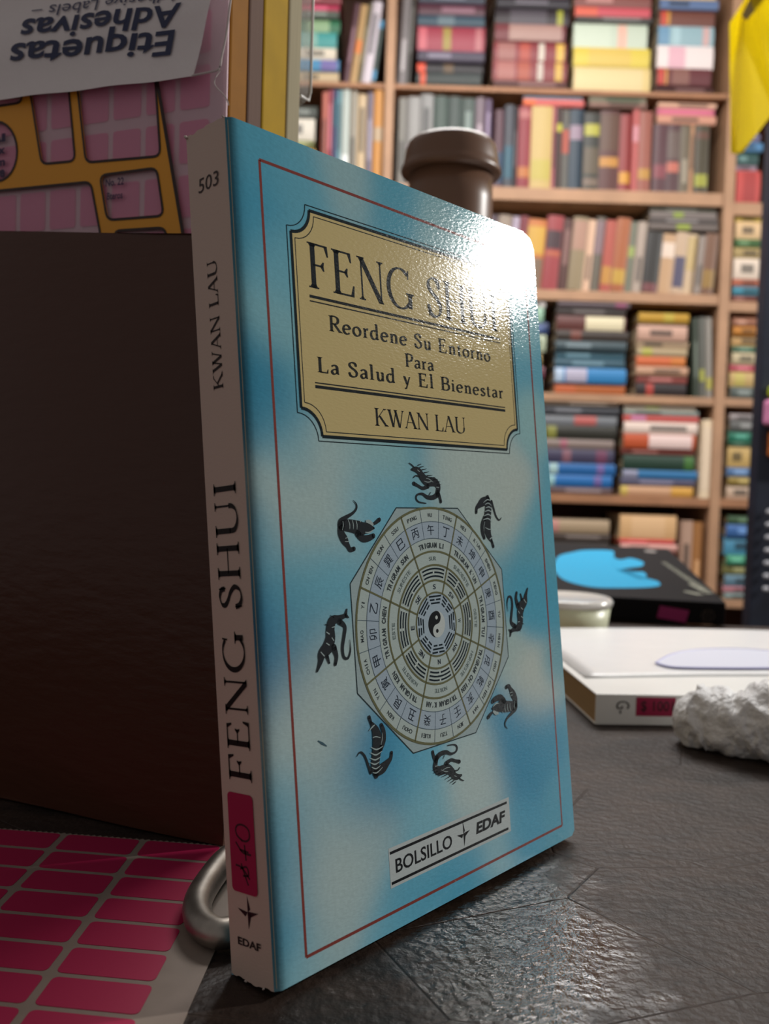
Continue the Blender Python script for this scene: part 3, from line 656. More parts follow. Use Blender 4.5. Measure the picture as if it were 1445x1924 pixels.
# ------------------------------------------------------------------ brown folder standing at the left
b0 = on_table(0, 1502); b1 = on_table(415, 1592)
fd = (b1 - b0); fd.z = 0; fd.normalize(); fn = V3((-fd.y, fd.x, 0)); fn = fn if fn.dot(CAM - b0) > 0 else -fn
upf = (UP - fn * .05).normalized(); nf = fd.cross(upf); nf = nf if nf.dot(fn) > 0 else -nf
tl = on_plane(0, 440, b0, nf); tr = on_plane(352, 442, b0, nf)
def fa(p): return (p - b0).dot(fd), (p - b0).dot(upf)
(xa, za), (xb, zb) = fa(tl), fa(tr); sl = (zb - za) / (xb - xa)
xr, xl = fa(b1)[0] + .001, -.13
def ff(a, b):
    x = xl + (xr - xl) * a; top = za + sl * (x - xa); z = top * b
    bul = .0035 * math.sin(math.pi * b) ** .8 + .0012 * math.sin(9 * a + 3 * b)
    return tuple(b0 + fd * x + upf * z + nf * bul + UP * .0007)
m, nt, b = nodemat('dark brown leatherette'); N = nt.nodes; L = nt.links
tc = N.new('ShaderNodeTexCoord'); b.inputs['Base Color'].default_value = (*lin('4c2a1c'), 1); b.inputs['Roughness'].default_value = .30; b.inputs['Specular IOR Level'].default_value = .4
n = N.new('ShaderNodeTexNoise'); n.inputs['Scale'].default_value = 90; n.inputs['Detail'].default_value = 6; mp = N.new('ShaderNodeMapping'); mp.inputs['Scale'].default_value = (1, 1, 3)
L.new(tc.outputs['Object'], mp.inputs['Vector']); L.new(mp.outputs['Vector'], n.inputs['Vector'])
bp = N.new('ShaderNodeBump'); bp.inputs['Strength'].default_value = .25; bp.inputs['Distance'].default_value = .001; L.new(n.outputs['Fac'], bp.inputs['Height']); L.new(bp.outputs['Normal'], b.inputs['Normal'])
fo = empty('brown_folder', label='dark brown glossy leatherette folder standing upright behind the pink label sheet', cat='folder')
fo.location = b0
def shift(mb, d): mb.v = [tuple(V3(v) - d) for v in mb.v]; return mb
shift(MB().grid(30, 24, ff), b0).build('front_panel', m, fo, smooth=True)
def fbk(a, b):
    x = xl + (xr - xl) * a; top = za + sl * (x - xa); return tuple(b0 + fd * x + upf * top * b - nf * .008 + UP * .0011)
bd = MB(); c4 = [ff(0, 0), ff(1, 0), ff(1, 1), ff(0, 1)]; d4 = [fbk(0, 0), fbk(1, 0), fbk(1, 1), fbk(0, 1)]
bd.quad(*d4)
for i in range(4): j = (i+1) % 4; bd.quad(c4[i], c4[j], d4[j], d4[i])
shift(bd, b0).build('back_panel', m, fo)

# ------------------------------------------------------------------ packs of label sheets standing behind the folder
pk0 = b1 - nf * .023 + V3((0, 0, 0)); pk0.z = 0
pd, pn = fd.copy(), fn.copy()
edge = on_plane(421, 190, pk0, pn); ed = (edge - pk0).dot(pd)
def pk(px, py, off=0): p = on_plane(px, py, pk0 + pn * off, pn); return ((p - pk0).dot(pd) - ed), p.z
Mp = frame4(pk0 + pd * ed + UP * .0003, pd, -pn, UP)                  # local x along the face (0 = right edge), y away, z up
HP = .275
pack = empty('label_pack', label='bagged pack of pink labels with an orange window card and an upside-down printed flap', cat='pack', mat4=Mp)
MB().box(-.20, 0, .0012, .0022, .0, HP).build('label_block', mat('greyed backing paper', 'e6c6d0', .6), pack, bevel=.0004)
lm = mat('pink paper in the bag', 'e860a0', .5); tm = None
sx = abs(pk(60, 200)[0] - pk(0, 200)[0]) ; 
for i in range(12):
    for j in range(11):
        x0, z0 = -.006 - .0128*j, HP - .012 - .0165*i
        if z0 < .12: continue
        MBo = MB().prism(rrect(-.0105, -.0128, 0, 0, .001, 3), lambda p: (p[0], .0012, p[1]), lambda p: (p[0], .0008, p[1])) if tm is None else None
        if tm is None: o = tm = MBo.build('pink_label', lm, pack)
        else: o = tm.copy(); COL.objects.link(o)
        o.location = (x0, 0, z0)
# orange card with rounded windows, cut as a filled curve
cu = bpy.data.curves.new('window_card', 'CURVE'); cu.dimensions = '2D'; cu.fill_mode = 'BOTH'; cu.extrude = .0003
def spl(pts):
    s = cu.splines.new('POLY'); s.points.add(len(pts) - 1)
    for q, p in zip(s.points, pts): q.co = (p[0], p[1], 0, 1)
    s.use_cyclic_u = True
outl = MB(); windows = []
def inset_round(q, r=.16):          # quad in px -> rounded polygon in local (x, z)
    out = []
    Q = [pk(*p) for p in q]; k = len(Q)
    for i in range(k):
        a, c, d = V3((*Q[i-1], 0)), V3((*Q[i], 0)), V3((*Q[(i+1) % k], 0))
        t = .0026; p1 = c + (a-c).normalized()*t; p2 = c + (d-c).normalized()*t
        for s_ in (0, .25, .5, .75, 1): out.append(tuple(((1-s_)**2*p1 + 2*s_*(1-s_)*c + s_*s_*p2))[:2])
    return out
WIN = [[(40, 60), (120, 50), (143, 305), (80, 311)], [(134, 50), (285, 30), (303, 296), (163, 308)], [(189, 332), (296, 318), (309, 408), (203, 416)],
       [(-120, 372), (172, 344), (192, 452), (-120, 475)], [(215, 436), (312, 430), (325, 520), (230, 530)], [(-120, 40), (28, 30), (44, 195), (-120, 220)], [(-120, 500), (200, 470), (215, 600), (-120, 620)]]
spl([pk(-150, -60), pk(287, -60), pk(296, 150), pk(345, 440), pk(352, 640), pk(-150, 640)][::-1])
for w_ in WIN: wpts = inset_round(w_); spl(wpts); windows.append(wpts)
circ = [pk(-4 + 38*math.cos(R_(a)), 287 + 56*math.sin(R_(a))) for a in range(0, 360, 15)]; spl(circ); windows.append(circ)
co = bpy.data.objects.new('window_card', cu); COL.objects.link(co)
me = bpy.data.meshes.new_from_object(co.evaluated_get(bpy.context.evaluated_depsgraph_get())); bpy.data.objects.remove(co)
wc = bpy.data.objects.new('window_card', me); COL.objects.link(wc); me.materials.append(mat('orange printed card', 'f0a428', .4, bump=(60, .1, .001)))
me.transform(Matrix.Rotation(R_(90), 4, 'X')); wc.parent = pack; wc['label'] = 'orange card with rounded windows'
P = P2()
for w_ in windows: strip(P, w_, .0008)
strip(P, [pk(296, 150), pk(345, 440), pk(352, 640)], .0012, False)
P.build('window_outline', mat('dark outline ink', '2a0f0a', .4), lambda p: (p[0], -.0005, p[1]), wc)
P = P2(); x0, z0 = pk(200, 352); P.add(sans('No. 22', bold=.02).fit(x0, z0-.0002, x0+.0072, z0+.0022)); P.add(sans('Bteros', bold=.02).fit(x0+.0006, z0-.0045, x0+.0068, z0-.0022))
x0, z0 = pk(2, 292)
for k, t in enumerate(('al', 'Ax', 'Lm', 'ere')): P.add(sans(t, bold=.04).fit(x0-.004, z0+.004-.004*k, x0+.0022, z0+.0068-.004*k))
P.build('card_lettering', mat('violet ink', '2b1746', .4), lambda p: (p[0], -.0004, p[1]), wc)
MB().quad((-.2, .0007, .1), (-.0005, .0007, .1), (-.0005, .0007, HP-.002), (-.2, .0007, HP-.002)).build('milky_film', mat('milky film', 'e6ccd6', .3, alpha=.38), pack)
# upside-down flap
def flat_uv(px, py, off): p = on_plane(px, py, pk0 + pn * off, pn); return ((p - pk0).dot(pd) - ed), p.z
FO = .0035
q = [flat_uv(*p, FO) for p in ((-60, 195), (365, 146), (375, 120), (412, -60), (-60, -60))]
def wav(p, o=0): return (p[0], -FO - o + .0004*math.sin(p[0]*200) + .0003*math.sin(p[1]*250), p[1])
def gridquad(c0, c1, c2, c3, nu, nv, off=0):
    def f(a, b):
        x = (c0[0]*(1-a)+c1[0]*a)*(1-b) + (c3[0]*(1-a)+c2[0]*a)*b; z = (c0[1]*(1-a)+c1[1]*a)*(1-b) + (c3[1]*(1-a)+c2[1]*a)*b
        return wav((x, z), off)
    return MB().grid(nu, nv, f)
fl = gridquad(q[0], q[1], q[3], q[4], 30, 16).build('printed_flap', mat('milky plastic label', 'f4ecec', .25, alpha=.97, bump=(180, .25, .0012)), pack, smooth=True)
c_ = [flat_uv(*p, FO) for p in ((365, 147), (416, 134), (441, -40), (412, -60))]
film = mat('clear film', 'd8ccd0', .08, trans=.0, alpha=.22, spec=1, bump=(120, .6, .002))
gridquad(c_[0], c_[1], c_[2], c_[3], 8, 14, .0004).build('clear_film', film, pack, smooth=True)
P = P2(); tubepts = [flat_uv(*p, FO) for p in ((365, 147), (400, 139), (414, 132), (418, 105), (428, 55), (440, -30))]
MB().tube([wav(p, .0006) for p in crom(tubepts, 4)], .00035, 6).build('film_edge', mat('bright film edge', 'd5c8c6', .1, spec=1, alpha=.75), pack, smooth=True)
pts = [flat_uv(*p, FO) for p in ((416, 134), (405, 160), (425, 185), (430, 200))]
MB().tube([wav(p, .0004) for p in crom(pts, 4)], .0002, 6).build('film_edge', mat('bright film edge', 'd5c8c6', .1, spec=1, alpha=.75), pack, smooth=True)
def flaptext(txt, L, R, capL, bold, name, h):   # L, R: baseline ends in px as seen (text runs right to left), cap: px offset to the cap tops
    T = sans(txt, shear=.18, bold=bold); a, b_, c, d = T.bounds()
    capb = sans('E', shear=.0, bold=bold).bounds(); ch = capb[3]
    P = P2()
    def f(p):
        t = (p[0]-a)/(c-a); s_ = p[1]/ch
        px = R[0] + (L[0]-R[0])*t + s_*capL[0]; py = R[1] + (L[1]-R[1])*t + s_*capL[1]
        return flat_uv(px, py, FO)
    P.add(T, f)
    return P.build(name, mat('navy flap ink', h, .4), lambda p: wav(p, .0005), fl)
flaptext('Etiquetas', (20, 88), (331, 60), (0, 44), .02, 'flap_lettering', '222b52')
flaptext('Adhesivas', (42, 42), (345, 10), (0, 41), .02, 'flap_lettering', '222b52')
flaptext('– Adhesive Labels –', (62, 16), (372, -22), (0, 21), 0, 'flap_lettering', '4a4a66')
# stacked packs seen on their side edges
def side_s(px): p = on_plane(px, 140, pk0 + pd*ed, pd); return -(p - (pk0+pd*ed)).dot(pn)
S = [0.0024] + [side_s(x) for x in (466, 494, 540, 566)]
def slab(name, s0, s1, h, top, m_, lab, inset=0):
    o = MB().box(-.17, -inset, s0 + .0002, s1 - .0002, 0, top).build(name, m_, None, bevel=min(.0008, (s1-s0)*.2)); o.matrix_world = Mp
    return tag(o, lab, 'pack')
slab('card_pack', S[0]+.0002, S[1], 0, HP+.02, mat('ochre card', '8f5c0c', .6, spec=.1, noise=(90, .08)), 'ochre card pack standing edge-on just behind the windowed pack')
slab('paper_pack', S[1], S[2], 0, HP+.025, mat('mauve paper edges', '7a6258', .7, spec=.1, streak=(30, 2500, 30)), 'mauve-grey pack standing edge-on between ochre and yellow packs')
slab('card_pack', S[2], S[3], 0, HP+.03, mat('yellow card', 'ad8808', .6, spec=.1, noise=(80, .08)), 'bright yellow card pack standing edge-on behind the mauve-grey pack', .0)
slab('paper_pack', S[3]+.0003, S[4], 0, HP+.03, mat('cream paper', 'b5a98c', .7, spec=.1, streak=(30, 1500, 30)), 'cream paper pack standing rearmost behind the yellow pack', .0)
# clear sleeve round the rear pack
s5 = side_s(587); ztop = on_plane(585, 196, pk0 + pd*ed, pd).z
sl_ = empty('plastic_sleeve', label='clear plastic sleeve with a white rim behind the cream pack', cat='sleeve', mat4=Mp)
sc_ = rrect(-.06, ztop, -.001, HP + .06, .004, 6)
MB().prism(sc_, lambda p: (p[0], S[4]+.0006, p[1]), lambda p: (p[0], s5, p[1])).build('sleeve_film', mat('sleeve film', 'bdb9b4', .15, alpha=.35, spec=1, bump=(90, .5, .002)), sl_)
ed_ = [(-.001, S[4]+.0006 , HP+.05), (-.001, S[4]+.0006+ (s5-S[4])*.9, HP+.05), (-.001, s5, ztop+.006), (-.001, s5-.0008, ztop+.001), (-.001, S[4]+.001, ztop)]
MB().tube([ (-.0005, s5, HP+.055), (-.0005, s5, ztop+.03), (-.0005, s5, ztop+.004), (-.0005, s5-.0012, ztop+.0006), (-.0005, S[4]+.001, ztop)], .00045, 6).build('sleeve_rim', mat('white rim', 'e2ded8', .2, spec=1), sl_, smooth=True)

# ------------------------------------------------------------------ brown flask behind the book
fl_c = at_depth(838, 600, .56); fx = .56 / FPX
ztop_ = at_depth(835, 238, .534).z
fk = empty('brown_flask', (fl_c.x, fl_c.y, .0003), 'tall brown flask with a wide-rimmed lid standing behind the blue book', 'flask')
rr = 83 * fx; z_r = at_depth(838, 322, .56).z
bm = mat('brown lacquer', '755644', .36, spec=.5)
MB().lathe([(0, 0), (rr*.86, 0), (rr*.92, .004), (rr*.95, .05), (rr*.95, z_r-.02), (rr*.93, z_r-.002), (0, z_r-.002)], 48).build('body', bm, fk, smooth=True)
MB().lathe([(0, z_r-.003), (rr*1.10, z_r-.003), (rr*1.12, z_r-.0015), (rr*1.10, z_r+.001), (rr*1.07, z_r+.002), (rr*1.06, z_r+.004), (rr*1.02, ztop_-.006), (rr*.97, ztop_-.002), (rr*.90, ztop_), (rr*.84, ztop_-.001), (0, ztop_-.001)], 56).build('lid', bm, fk, smooth=True)

# ------------------------------------------------------------------ things on the table at the right
def obox(o, name, m_, x0, x1, y0, y1, z0, z1, bev=.0006): return MB().box(x0, x1, y0, y1, z0, z1).build(name, m_, o, bevel=bev)
wa = on_table(1120, 1305, .0135); wb_ = on_table(1445, 1310, .0135); wx = (wb_ - wa); wx.z = 0; wx.normalize(); wy = V3((-wx.y, wx.x, 0))
wa.z = 0
wb = empty('white_book', label='large white paperback lying flat on the table with a pink sticker on its spine', cat='book', mat4=frame4(wa + UP*.0003, wx, wy, UP))
wl, ww, wt = .26, .172, .0135
wcm = mat('white cover card', 'f4f4f0', .32, noise=(30, .03))
c = MB().box(0, wl, 0, ww, wt-.0006, wt).box(0, wl, 0, ww, 0, .0006).box(0, wl, 0, .0006, .0005, wt-.0005); c.build('cover', wcm, wb, bevel=.0003)
MB().box(.0006, wl-.001, .0006, ww-.001, .0006, wt-.0006).build('page_block', mat('yellowed pages', 'c9a678', .8, streak=(30, 30, 3800)), wb)
def wsp(px, py): p = on_plane(px, py, wa, wy); return (p - wa).dot(wx), p.z
x0, z1 = wsp(1196, 1311); x1, z0 = wsp(1268, 1347)
st_ = MB().box(x0, x1, -.0003, 0, z0, z1).build('price_sticker', mat('fluorescent pink paper', 'a80e46', .55), wb)
sans('$ 1001', bold=.01).fit(x0+.002, z0+.0015, x1-.001, z1-.0015).build('handwriting', mat('marker ink', '3a0718', .5), lambda p: (p[0], -.00045, p[1]), st_)
x0, z1 = wsp(1158, 1318); x1, z0 = wsp(1182, 1342)
g = sans('G-'); g.fit(0, 0, 1, 1); g.p = [[(x0 + (x1-x0)*(p[1]), z1 - (z1-z0)*p[0]) for p in q_] for q_ in g.p]
g.build('spine_lettering', mat('grey ink', '45423f', .5), lambda p: (p[0], -.0002, p[1]), wb)
# loose sheet with a lilac oval
def wtop(px, py): p = on_table(px, py, wt); return (p - wa).dot(wx), (p - wa).dot(wy)
def shf(a, b):
    x = .004 + .25*a; y = .030 + .136*b + .012*math.sin(a*3.2)
    return (x, y, wt + .0006 + .0008*max(0, math.sin(a*math.pi*1.1+.3))*b*(1-b)*3)
lo_ = MB().grid(24, 14, shf).build('loose_sheet', mat('white glossy sheet', 'f6fafc', .25, bump=(40, .15, .003)), None, smooth=True, solid=.0003); lo_.matrix_world = frame4(wa, wx, wy, UP)
tag(lo_, 'slightly curled white sheet lying on top of the white paperback', 'paper')
P = P2(); n_ = 40; cxo, cyo = wtop(1400, 1247); ex = wtop(1232, 1250); rx = cxo - ex[0]
OV = [(1232, 1252), (1262, 1236), (1310, 1227), (1380, 1225), (1445, 1229), (1520, 1236), (1560, 1248), (1520, 1258), (1445, 1262), (1330, 1262), (1262, 1260)]
op = crom([wtop(*p) for p in OV + OV[:1]], 5)[:-1]
ovm = MB().prism(op, lambda p: (p[0], p[1], wt+.0017), lambda p: (p[0], p[1], wt+.0020)).build('lilac_card', mat('pale lilac card', 'dcdfee', .4), None); ovm.matrix_world = frame4(wa, wx, wy, UP)
tag(ovm, 'pale lilac oval card with a violet rim on the white sheet', 'card')
MB().tube([(p[0], p[1], wt+.0019) for p in op], .0004, 6, True).build('rim', mat('violet rim', 'b4b4e6', .4), ovm, smooth=True)

# crumpled white foam wrap
def lump(name, path, m_, seg=90, n=170, seed=3):
    rnd = random.Random(seed); C = crom(path, n // (len(path)-1)); b = MB(); k = len(C); ph = [rnd.uniform(0, 6.28) for _ in range(12)]
    from mathutils import noise as nz
    for i, c in enumerate(C):
        a = V3(C[max(i-1, 0)][:3]); d = V3(C[min(i+1, k-1)][:3]); t = (d-a).normalized(); u = t.cross(UP).normalized(); w = u.cross(t); r = c[3]
        for q_ in range(seg):
            g = 2*math.pi*q_/seg; dr = math.cos(g)*u + math.sin(g)*w; p = V3(c[:3]) + dr*r
            f = 1.0 + .17*nz.noise(p*70) + .07*(1-2*abs(nz.noise(V3((p.x*90+p.y*90, p.x*190-p.y*190, p.z*190))))) + .05*(.5-abs(nz.noise(p*420))) + .015*nz.noise(p*900) + .05*math.sin(5*g + i*.25)
            p = V3(c[:3]) + dr*r*f; p.z = max(p.z, .0006); b.v.append(tuple(p))
    for i in range(k-1):
        for q_ in range(seg):
            h = (q_+1) % seg; b.f.append((i*seg+q_, i*seg+h, (i+1)*seg+h, (i+1)*seg+q_))
    b.f.append(tuple(range(seg))); b.f.append(tuple(range((k-1)*seg+seg-1, (k-1)*seg-1, -1)))
    return b.build(name, m_, None, smooth=True)
def tp(px, py, d, r): p = at_depth(px, py, d); return (p.x, p.y, max(p.z, r*.9), r)
fm = mat('white crumpled foam', 'fafaf6', .3, bump=(600, .7, .0015), noise=(120, .05), spec=.5)
s_ = .375 / FPX
fo_ = lump('foam_wrap', [tp(1272, 1322, .378, .002), tp(1285, 1330, .376, .008), tp(1312, 1345, .372, .0125), tp(1350, 1350, .366, .0125), tp(1385, 1368, .360, .0125), tp(1425, 1380, .356, .014), tp(1480, 1385, .354, .016), tp(1560, 1385, .352, .015)], fm)
tag(fo_, 'crumpled white plastic wrap lying on the table against the white paperback', 'wrap')

# small tub in clear plastic behind the white book
tc0 = at_depth(1065, 1150, .615); tr_ = 84 * .615 / FPX
tz = at_depth(1100, 1122, .615).z
tub = empty('plastic_tub', (tc0.x, tc0.y, .0003), 'low pale green plastic tub with a shiny clear lid behind the white paperback', 'tub')
MB().lathe([(0, 0), (tr_*.80, 0), (tr_*.88, .003), (tr_*.96, tz-.005), (0, tz-.005)], 40).build('tub_body', mat('pale green plastic', 'dfe2c2', .35), tub, smooth=True)
MB().lathe([(0, tz-.005), (tr_*.99, tz-.005), (tr_*1.01, tz-.002), (tr_*.95, tz), (tr_*.85, tz-.001), (0, tz-.001)], 40).build('lid', mat('cloudy lid', 'd5d2cc', .15, spec=.8, bump=(60, .5, .002)), tub, smooth=True)

# black book tilted behind
k1 = at_depth(1365, 1133, .68); k2 = at_depth(1256, 1031, .90)
yb = (k2 - k1); Lb = yb.length; yb.normalize(); xb_ = (-Rh*math.cos(R_(2)) + Fh*math.sin(R_(2))*0); xb_ = (xb_ - yb*xb_.dot(yb)).normalized(); zb_ = yb.cross(xb_); zb_ = zb_ if zb_.z > 0 else -zb_
th = k1.z / max(.5, zb_.z) - .0006
bb = empty('black_book', label='thick black hardback with a cyan splash on its cover, tilted behind the white paperback', cat='book', mat4=frame4(k1 - zb_*th, -xb_, yb, zb_))
WB = .17
blk = mat('black cover', '19181a', .6, spec=.08)
MB().box(-WB, 0, 0, Lb, th-.0018, th).box(-WB, 0, 0, Lb, 0, .0018).box(-WB, 0, 0, .002, .0015, th-.0015).build('cover', blk, bb, bevel=.0009)
MB().box(-WB+.003, -.003, .002, Lb-.003, .0018, th-.0018).build('page_block', mat('cream pages', 'c9bfa6', .8, streak=(30, 30, 2500)), bb)
kt = k1.copy()
def kb(px, py): p = on_plane(px, py, kt, zb_) - kt; return -p.dot(xb_), p.dot(yb)
SPL = [(1041, 1062), (1050, 1045), (1075, 1038), (1100, 1034), (1150, 1035), (1153, 1046), (1165, 1052), (1185, 1049), (1208, 1056), (1206, 1064), (1185, 1067), (1162, 1072), (1185, 1077), (1208, 1075), (1215, 1084), (1200, 1088), (1232, 1091), (1240, 1100), (1215, 1104), (1160, 1105), (1110, 1103), (1065, 1092), (1046, 1078)]
tri_fan(P2(), crom([kb(*p) for p in SPL + SPL[:1]], 4)[:-1]).build('cyan_splash', mat('cyan ink', '1898c4', .6, spec=.2), lambda p: (p[0], p[1], th+.0002), bb)
P = P2()
for (a_, c_, n2, hgt) in (((1250, 1058), (1340, 1118), 16, 3.2), ((1292, 1112), (1322, 1118), 5, 2), ((1300, 1098), (1330, 1112), 6, 2.4)):
    for i in range(n2):
        t = i/n2; x, y = a_[0]+(c_[0]-a_[0])*t, a_[1]+(c_[1]-a_[1])*t; d = 7 + 5*t
        p0, p1 = kb(x - d*.9, y), kb(x + d*.4, y); P.line(p0, p1, .0028)
P.build('cover_lettering', mat('pale grey ink', '9a9b8a', .5), lambda p: (p[0], p[1], th+.0002), bb)
c0 = kb(1222, 1036); P2().disc(c0[0], c0[1], .006, 16).build('cover_emblem', mat('grey ink', '8b8480', .5), lambda p: (p[0], p[1], th+.0002), bb)
def kf(px, py): p = on_plane(px, py, k1, yb) - k1; return -p.dot(xb_), p.dot(zb_) + th
q = [kf(1240, 1138), kf(1295, 1147), kf(1288, 1170), kf(1234, 1160)]
MB().prism(q, lambda p: (p[0], -.0004, p[1]), lambda p: (p[0], 0, p[1])).build('price_sticker', mat('dull magenta paper', '9c2868', .5), bb)
c0 = kf(1330, 1157); P2().ring(c0[0], c0[1], .0045, .0005, 24).line((c0[0]-.002, c0[1]-.003), (c0[0]-.002, c0[1]+.003), .0006).line((c0[0]+.001, c0[1]-.003), (c0[0]+.001, c0[1]+.003), .0006).build('spine_emblem', mat('dim brown ink', '4a4038', .5), lambda p: (p[0], -.0002, p[1]), bb)

# yellow sheet hanging at the right
def yellow_mat():
    m, nt, b = nodemat('bright yellow paper'); N = nt.nodes; L = nt.links
    b.inputs['Base Color'].default_value = (*lin('fbe63a'), 1); b.inputs['Roughness'].default_value = .6
    t = N.new('ShaderNodeBsdfTranslucent'); t.inputs['Color'].default_value = (*lin('fff040'), 1)
    mx = N.new('ShaderNodeMixShader'); mx.inputs[0].default_value = .6
    L.new(b.outputs[0], mx.inputs[1]); L.new(t.outputs[0], mx.inputs[2]); L.new(mx.outputs[0], N['Material Output'].inputs[0]); return m
YD = .95
YP = [(1402, -60), (1399, 0), (1375, 38), (1380, 110), (1379, 200), (1371, 288), (1380, 292), (1394, 288), (1420, 255), (1460, 205), (1560, 120), (1620, -60)]
yc = at_depth(1460, -60, YD)
ys = empty('yellow_sheet', (yc.x, yc.y, yc.z), 'bright yellow paper sheet hanging with a loose corner at the upper right', 'paper')
Q = [at_depth(*p, YD) + Fh * .012*math.sin(p[1]*.012) for p in YP]
MB().prism([(i, 0) for i in range(len(Q))], lambda p: Q[p[0]] - yc, lambda p: Q[p[0]] - yc + Fh*.0012).build('paper', yellow_mat(), ys)
Q2 = [at_depth(*p, YD) - Fh*.002 for p in ((1392, 30), (1402, 40), (1435, 0), (1450, -40), (1428, -40))]
MB().prism([(i, 0) for i in range(5)], lambda p: Q2[p[0]] - yc, lambda p: Q2[p[0]] - yc + Fh*.001).build('tape', mat('yellowed tape', 'c9ac66', .4), ys)

# dark rack at the right edge with small packets
rk0 = at_depth(1408, 1150, 1.5)
rk = empty('dark_rack', mat4=frame4(V3((rk0.x, rk0.y, FLOOR)), Rh, Fh, UP), label='dark navy upright rack standing at the right edge in front of the bookcase', cat='rack')
zt = at_depth(1438, 225, 1.5).z - FLOOR; zz = lambda py: at_depth(1430, py, 1.5).z
navy = mat('navy painted steel', '1b2130', .45, noise=(20, .3))
MB().box(0, .035, 0, .03, .0003, zt).build('upright', navy, rk, bevel=.002)
MB().box(.035, .30, .004, .028, 0, zt*.97).build('side_panel', navy, rk, bevel=.002)
for i in range(7):
    z = zz(965 + 24*i) - FLOOR; o = MB().lathe([(0, 0), (.0055, 0), (.005, .006), (0, .008)], 12).build('peg', mat('white peg', 'a9a9b0', .3), rk, smooth=True)
    o.location = (.022, -.008, z)
for nm, py0, py1, x0, hx, lab in (('green_packet', 725, 748, .012, 'a8b41e', 'lime green packet topmost on the dark rack'), ('pink_packet', 752, 800, .006, 'd98ab4', 'pink and white packet on the dark rack'),
                        ('orange_packet', 808, 860, .016, 'c46a2a', 'orange packet lowest on the dark rack')):
    z0, z1 = zz(py1), zz(py0)
    o = MB().prism(rrect(0, 0, .10, z1-z0, .006), lambda p: (p[0], 0, p[1]), lambda p: (p[0], .02, p[1])).build(nm, mat(nm, hx, .5, noise=(60, .15)), None, bevel=.002)
    o.matrix_world = frame4(V3((rk0.x, rk0.y, 0)) + Rh*x0 - Fh*.021 + UP*z0, Rh, Fh, UP); tag(o, lab, 'packet')

# ------------------------------------------------------------------ bookcase
SS = SHELF_D / FPX
def sh(px, py): p = at_depth(px, py, SHELF_D); return (p - oc).dot(Rh), p.z
MS = frame4(V3((oc.x, oc.y, 0)), Rh, Fh, UP)
bc = empty('bookcase', label='long wooden bookcase crammed with books against the back wall', cat='bookcase', mat4=MS)
wood = mat('pale pine board', 'a98264', .6, noise=(14, .12)); wood2 = mat('brown board', '7a4e34', .6, noise=(10, .12))
DEP = .28
LV = {k: sh(*p)[1] for k, p in dict(L1=(1100, 167), L2=(1150, 356), L3=(1150, 547), L4=(1150, 741), L5=(1150, 931), L6=(1150, 1120)).items()}
LV['L0'] = LV['L1'] + .36; LV['L7'] = LV['L6'] - .27; LV['L8'] = FLOOR + .06
pitch = LV['L0'] - LV['L1']
THK = {'L1': 9, 'L2': 24, 'L3': 19, 'L4': 15, 'L5': 16, 'L6': 16, 'L0': 14, 'L7': 14, 'L8': 14}
PX = {}
posts = [(128, 18, 'a'), (720, 17, 'b'), (1362, 19, 'c'), (1560, 19, 'd')]
topz = LV['L0'] + .12
pu = []
for x, w, n in posts:
    u = sh(x, 560)[0]; pu.append((u - w*SS/2, u + w*SS/2))
    MB().box(u - w*SS/2, u + w*SS/2, 0, DEP, FLOOR, topz).build('post', wood, bc, bevel=.002)
for i in range(3):
    for k, v in LV.items():
        t = THK[k]*SS; v2 = v - (0 if i != 2 else {'L2': .02, 'L3': .015}.get(k, 0))
        MB().box(pu[i][1] + .0004, pu[i+1][0] - .0004, .004, DEP, v2 - t, v2).build('shelf_board', wood if k not in ('L1', 'L5') else mat('tan board', '9a6c4c', .6, noise=(14, .12)), bc, bevel=.0015)
MB().box(pu[0][0], pu[3][1], DEP, DEP+.008, FLOOR, topz).build('back_panel', mat('dark hardboard', '4a3024', .8), bc)
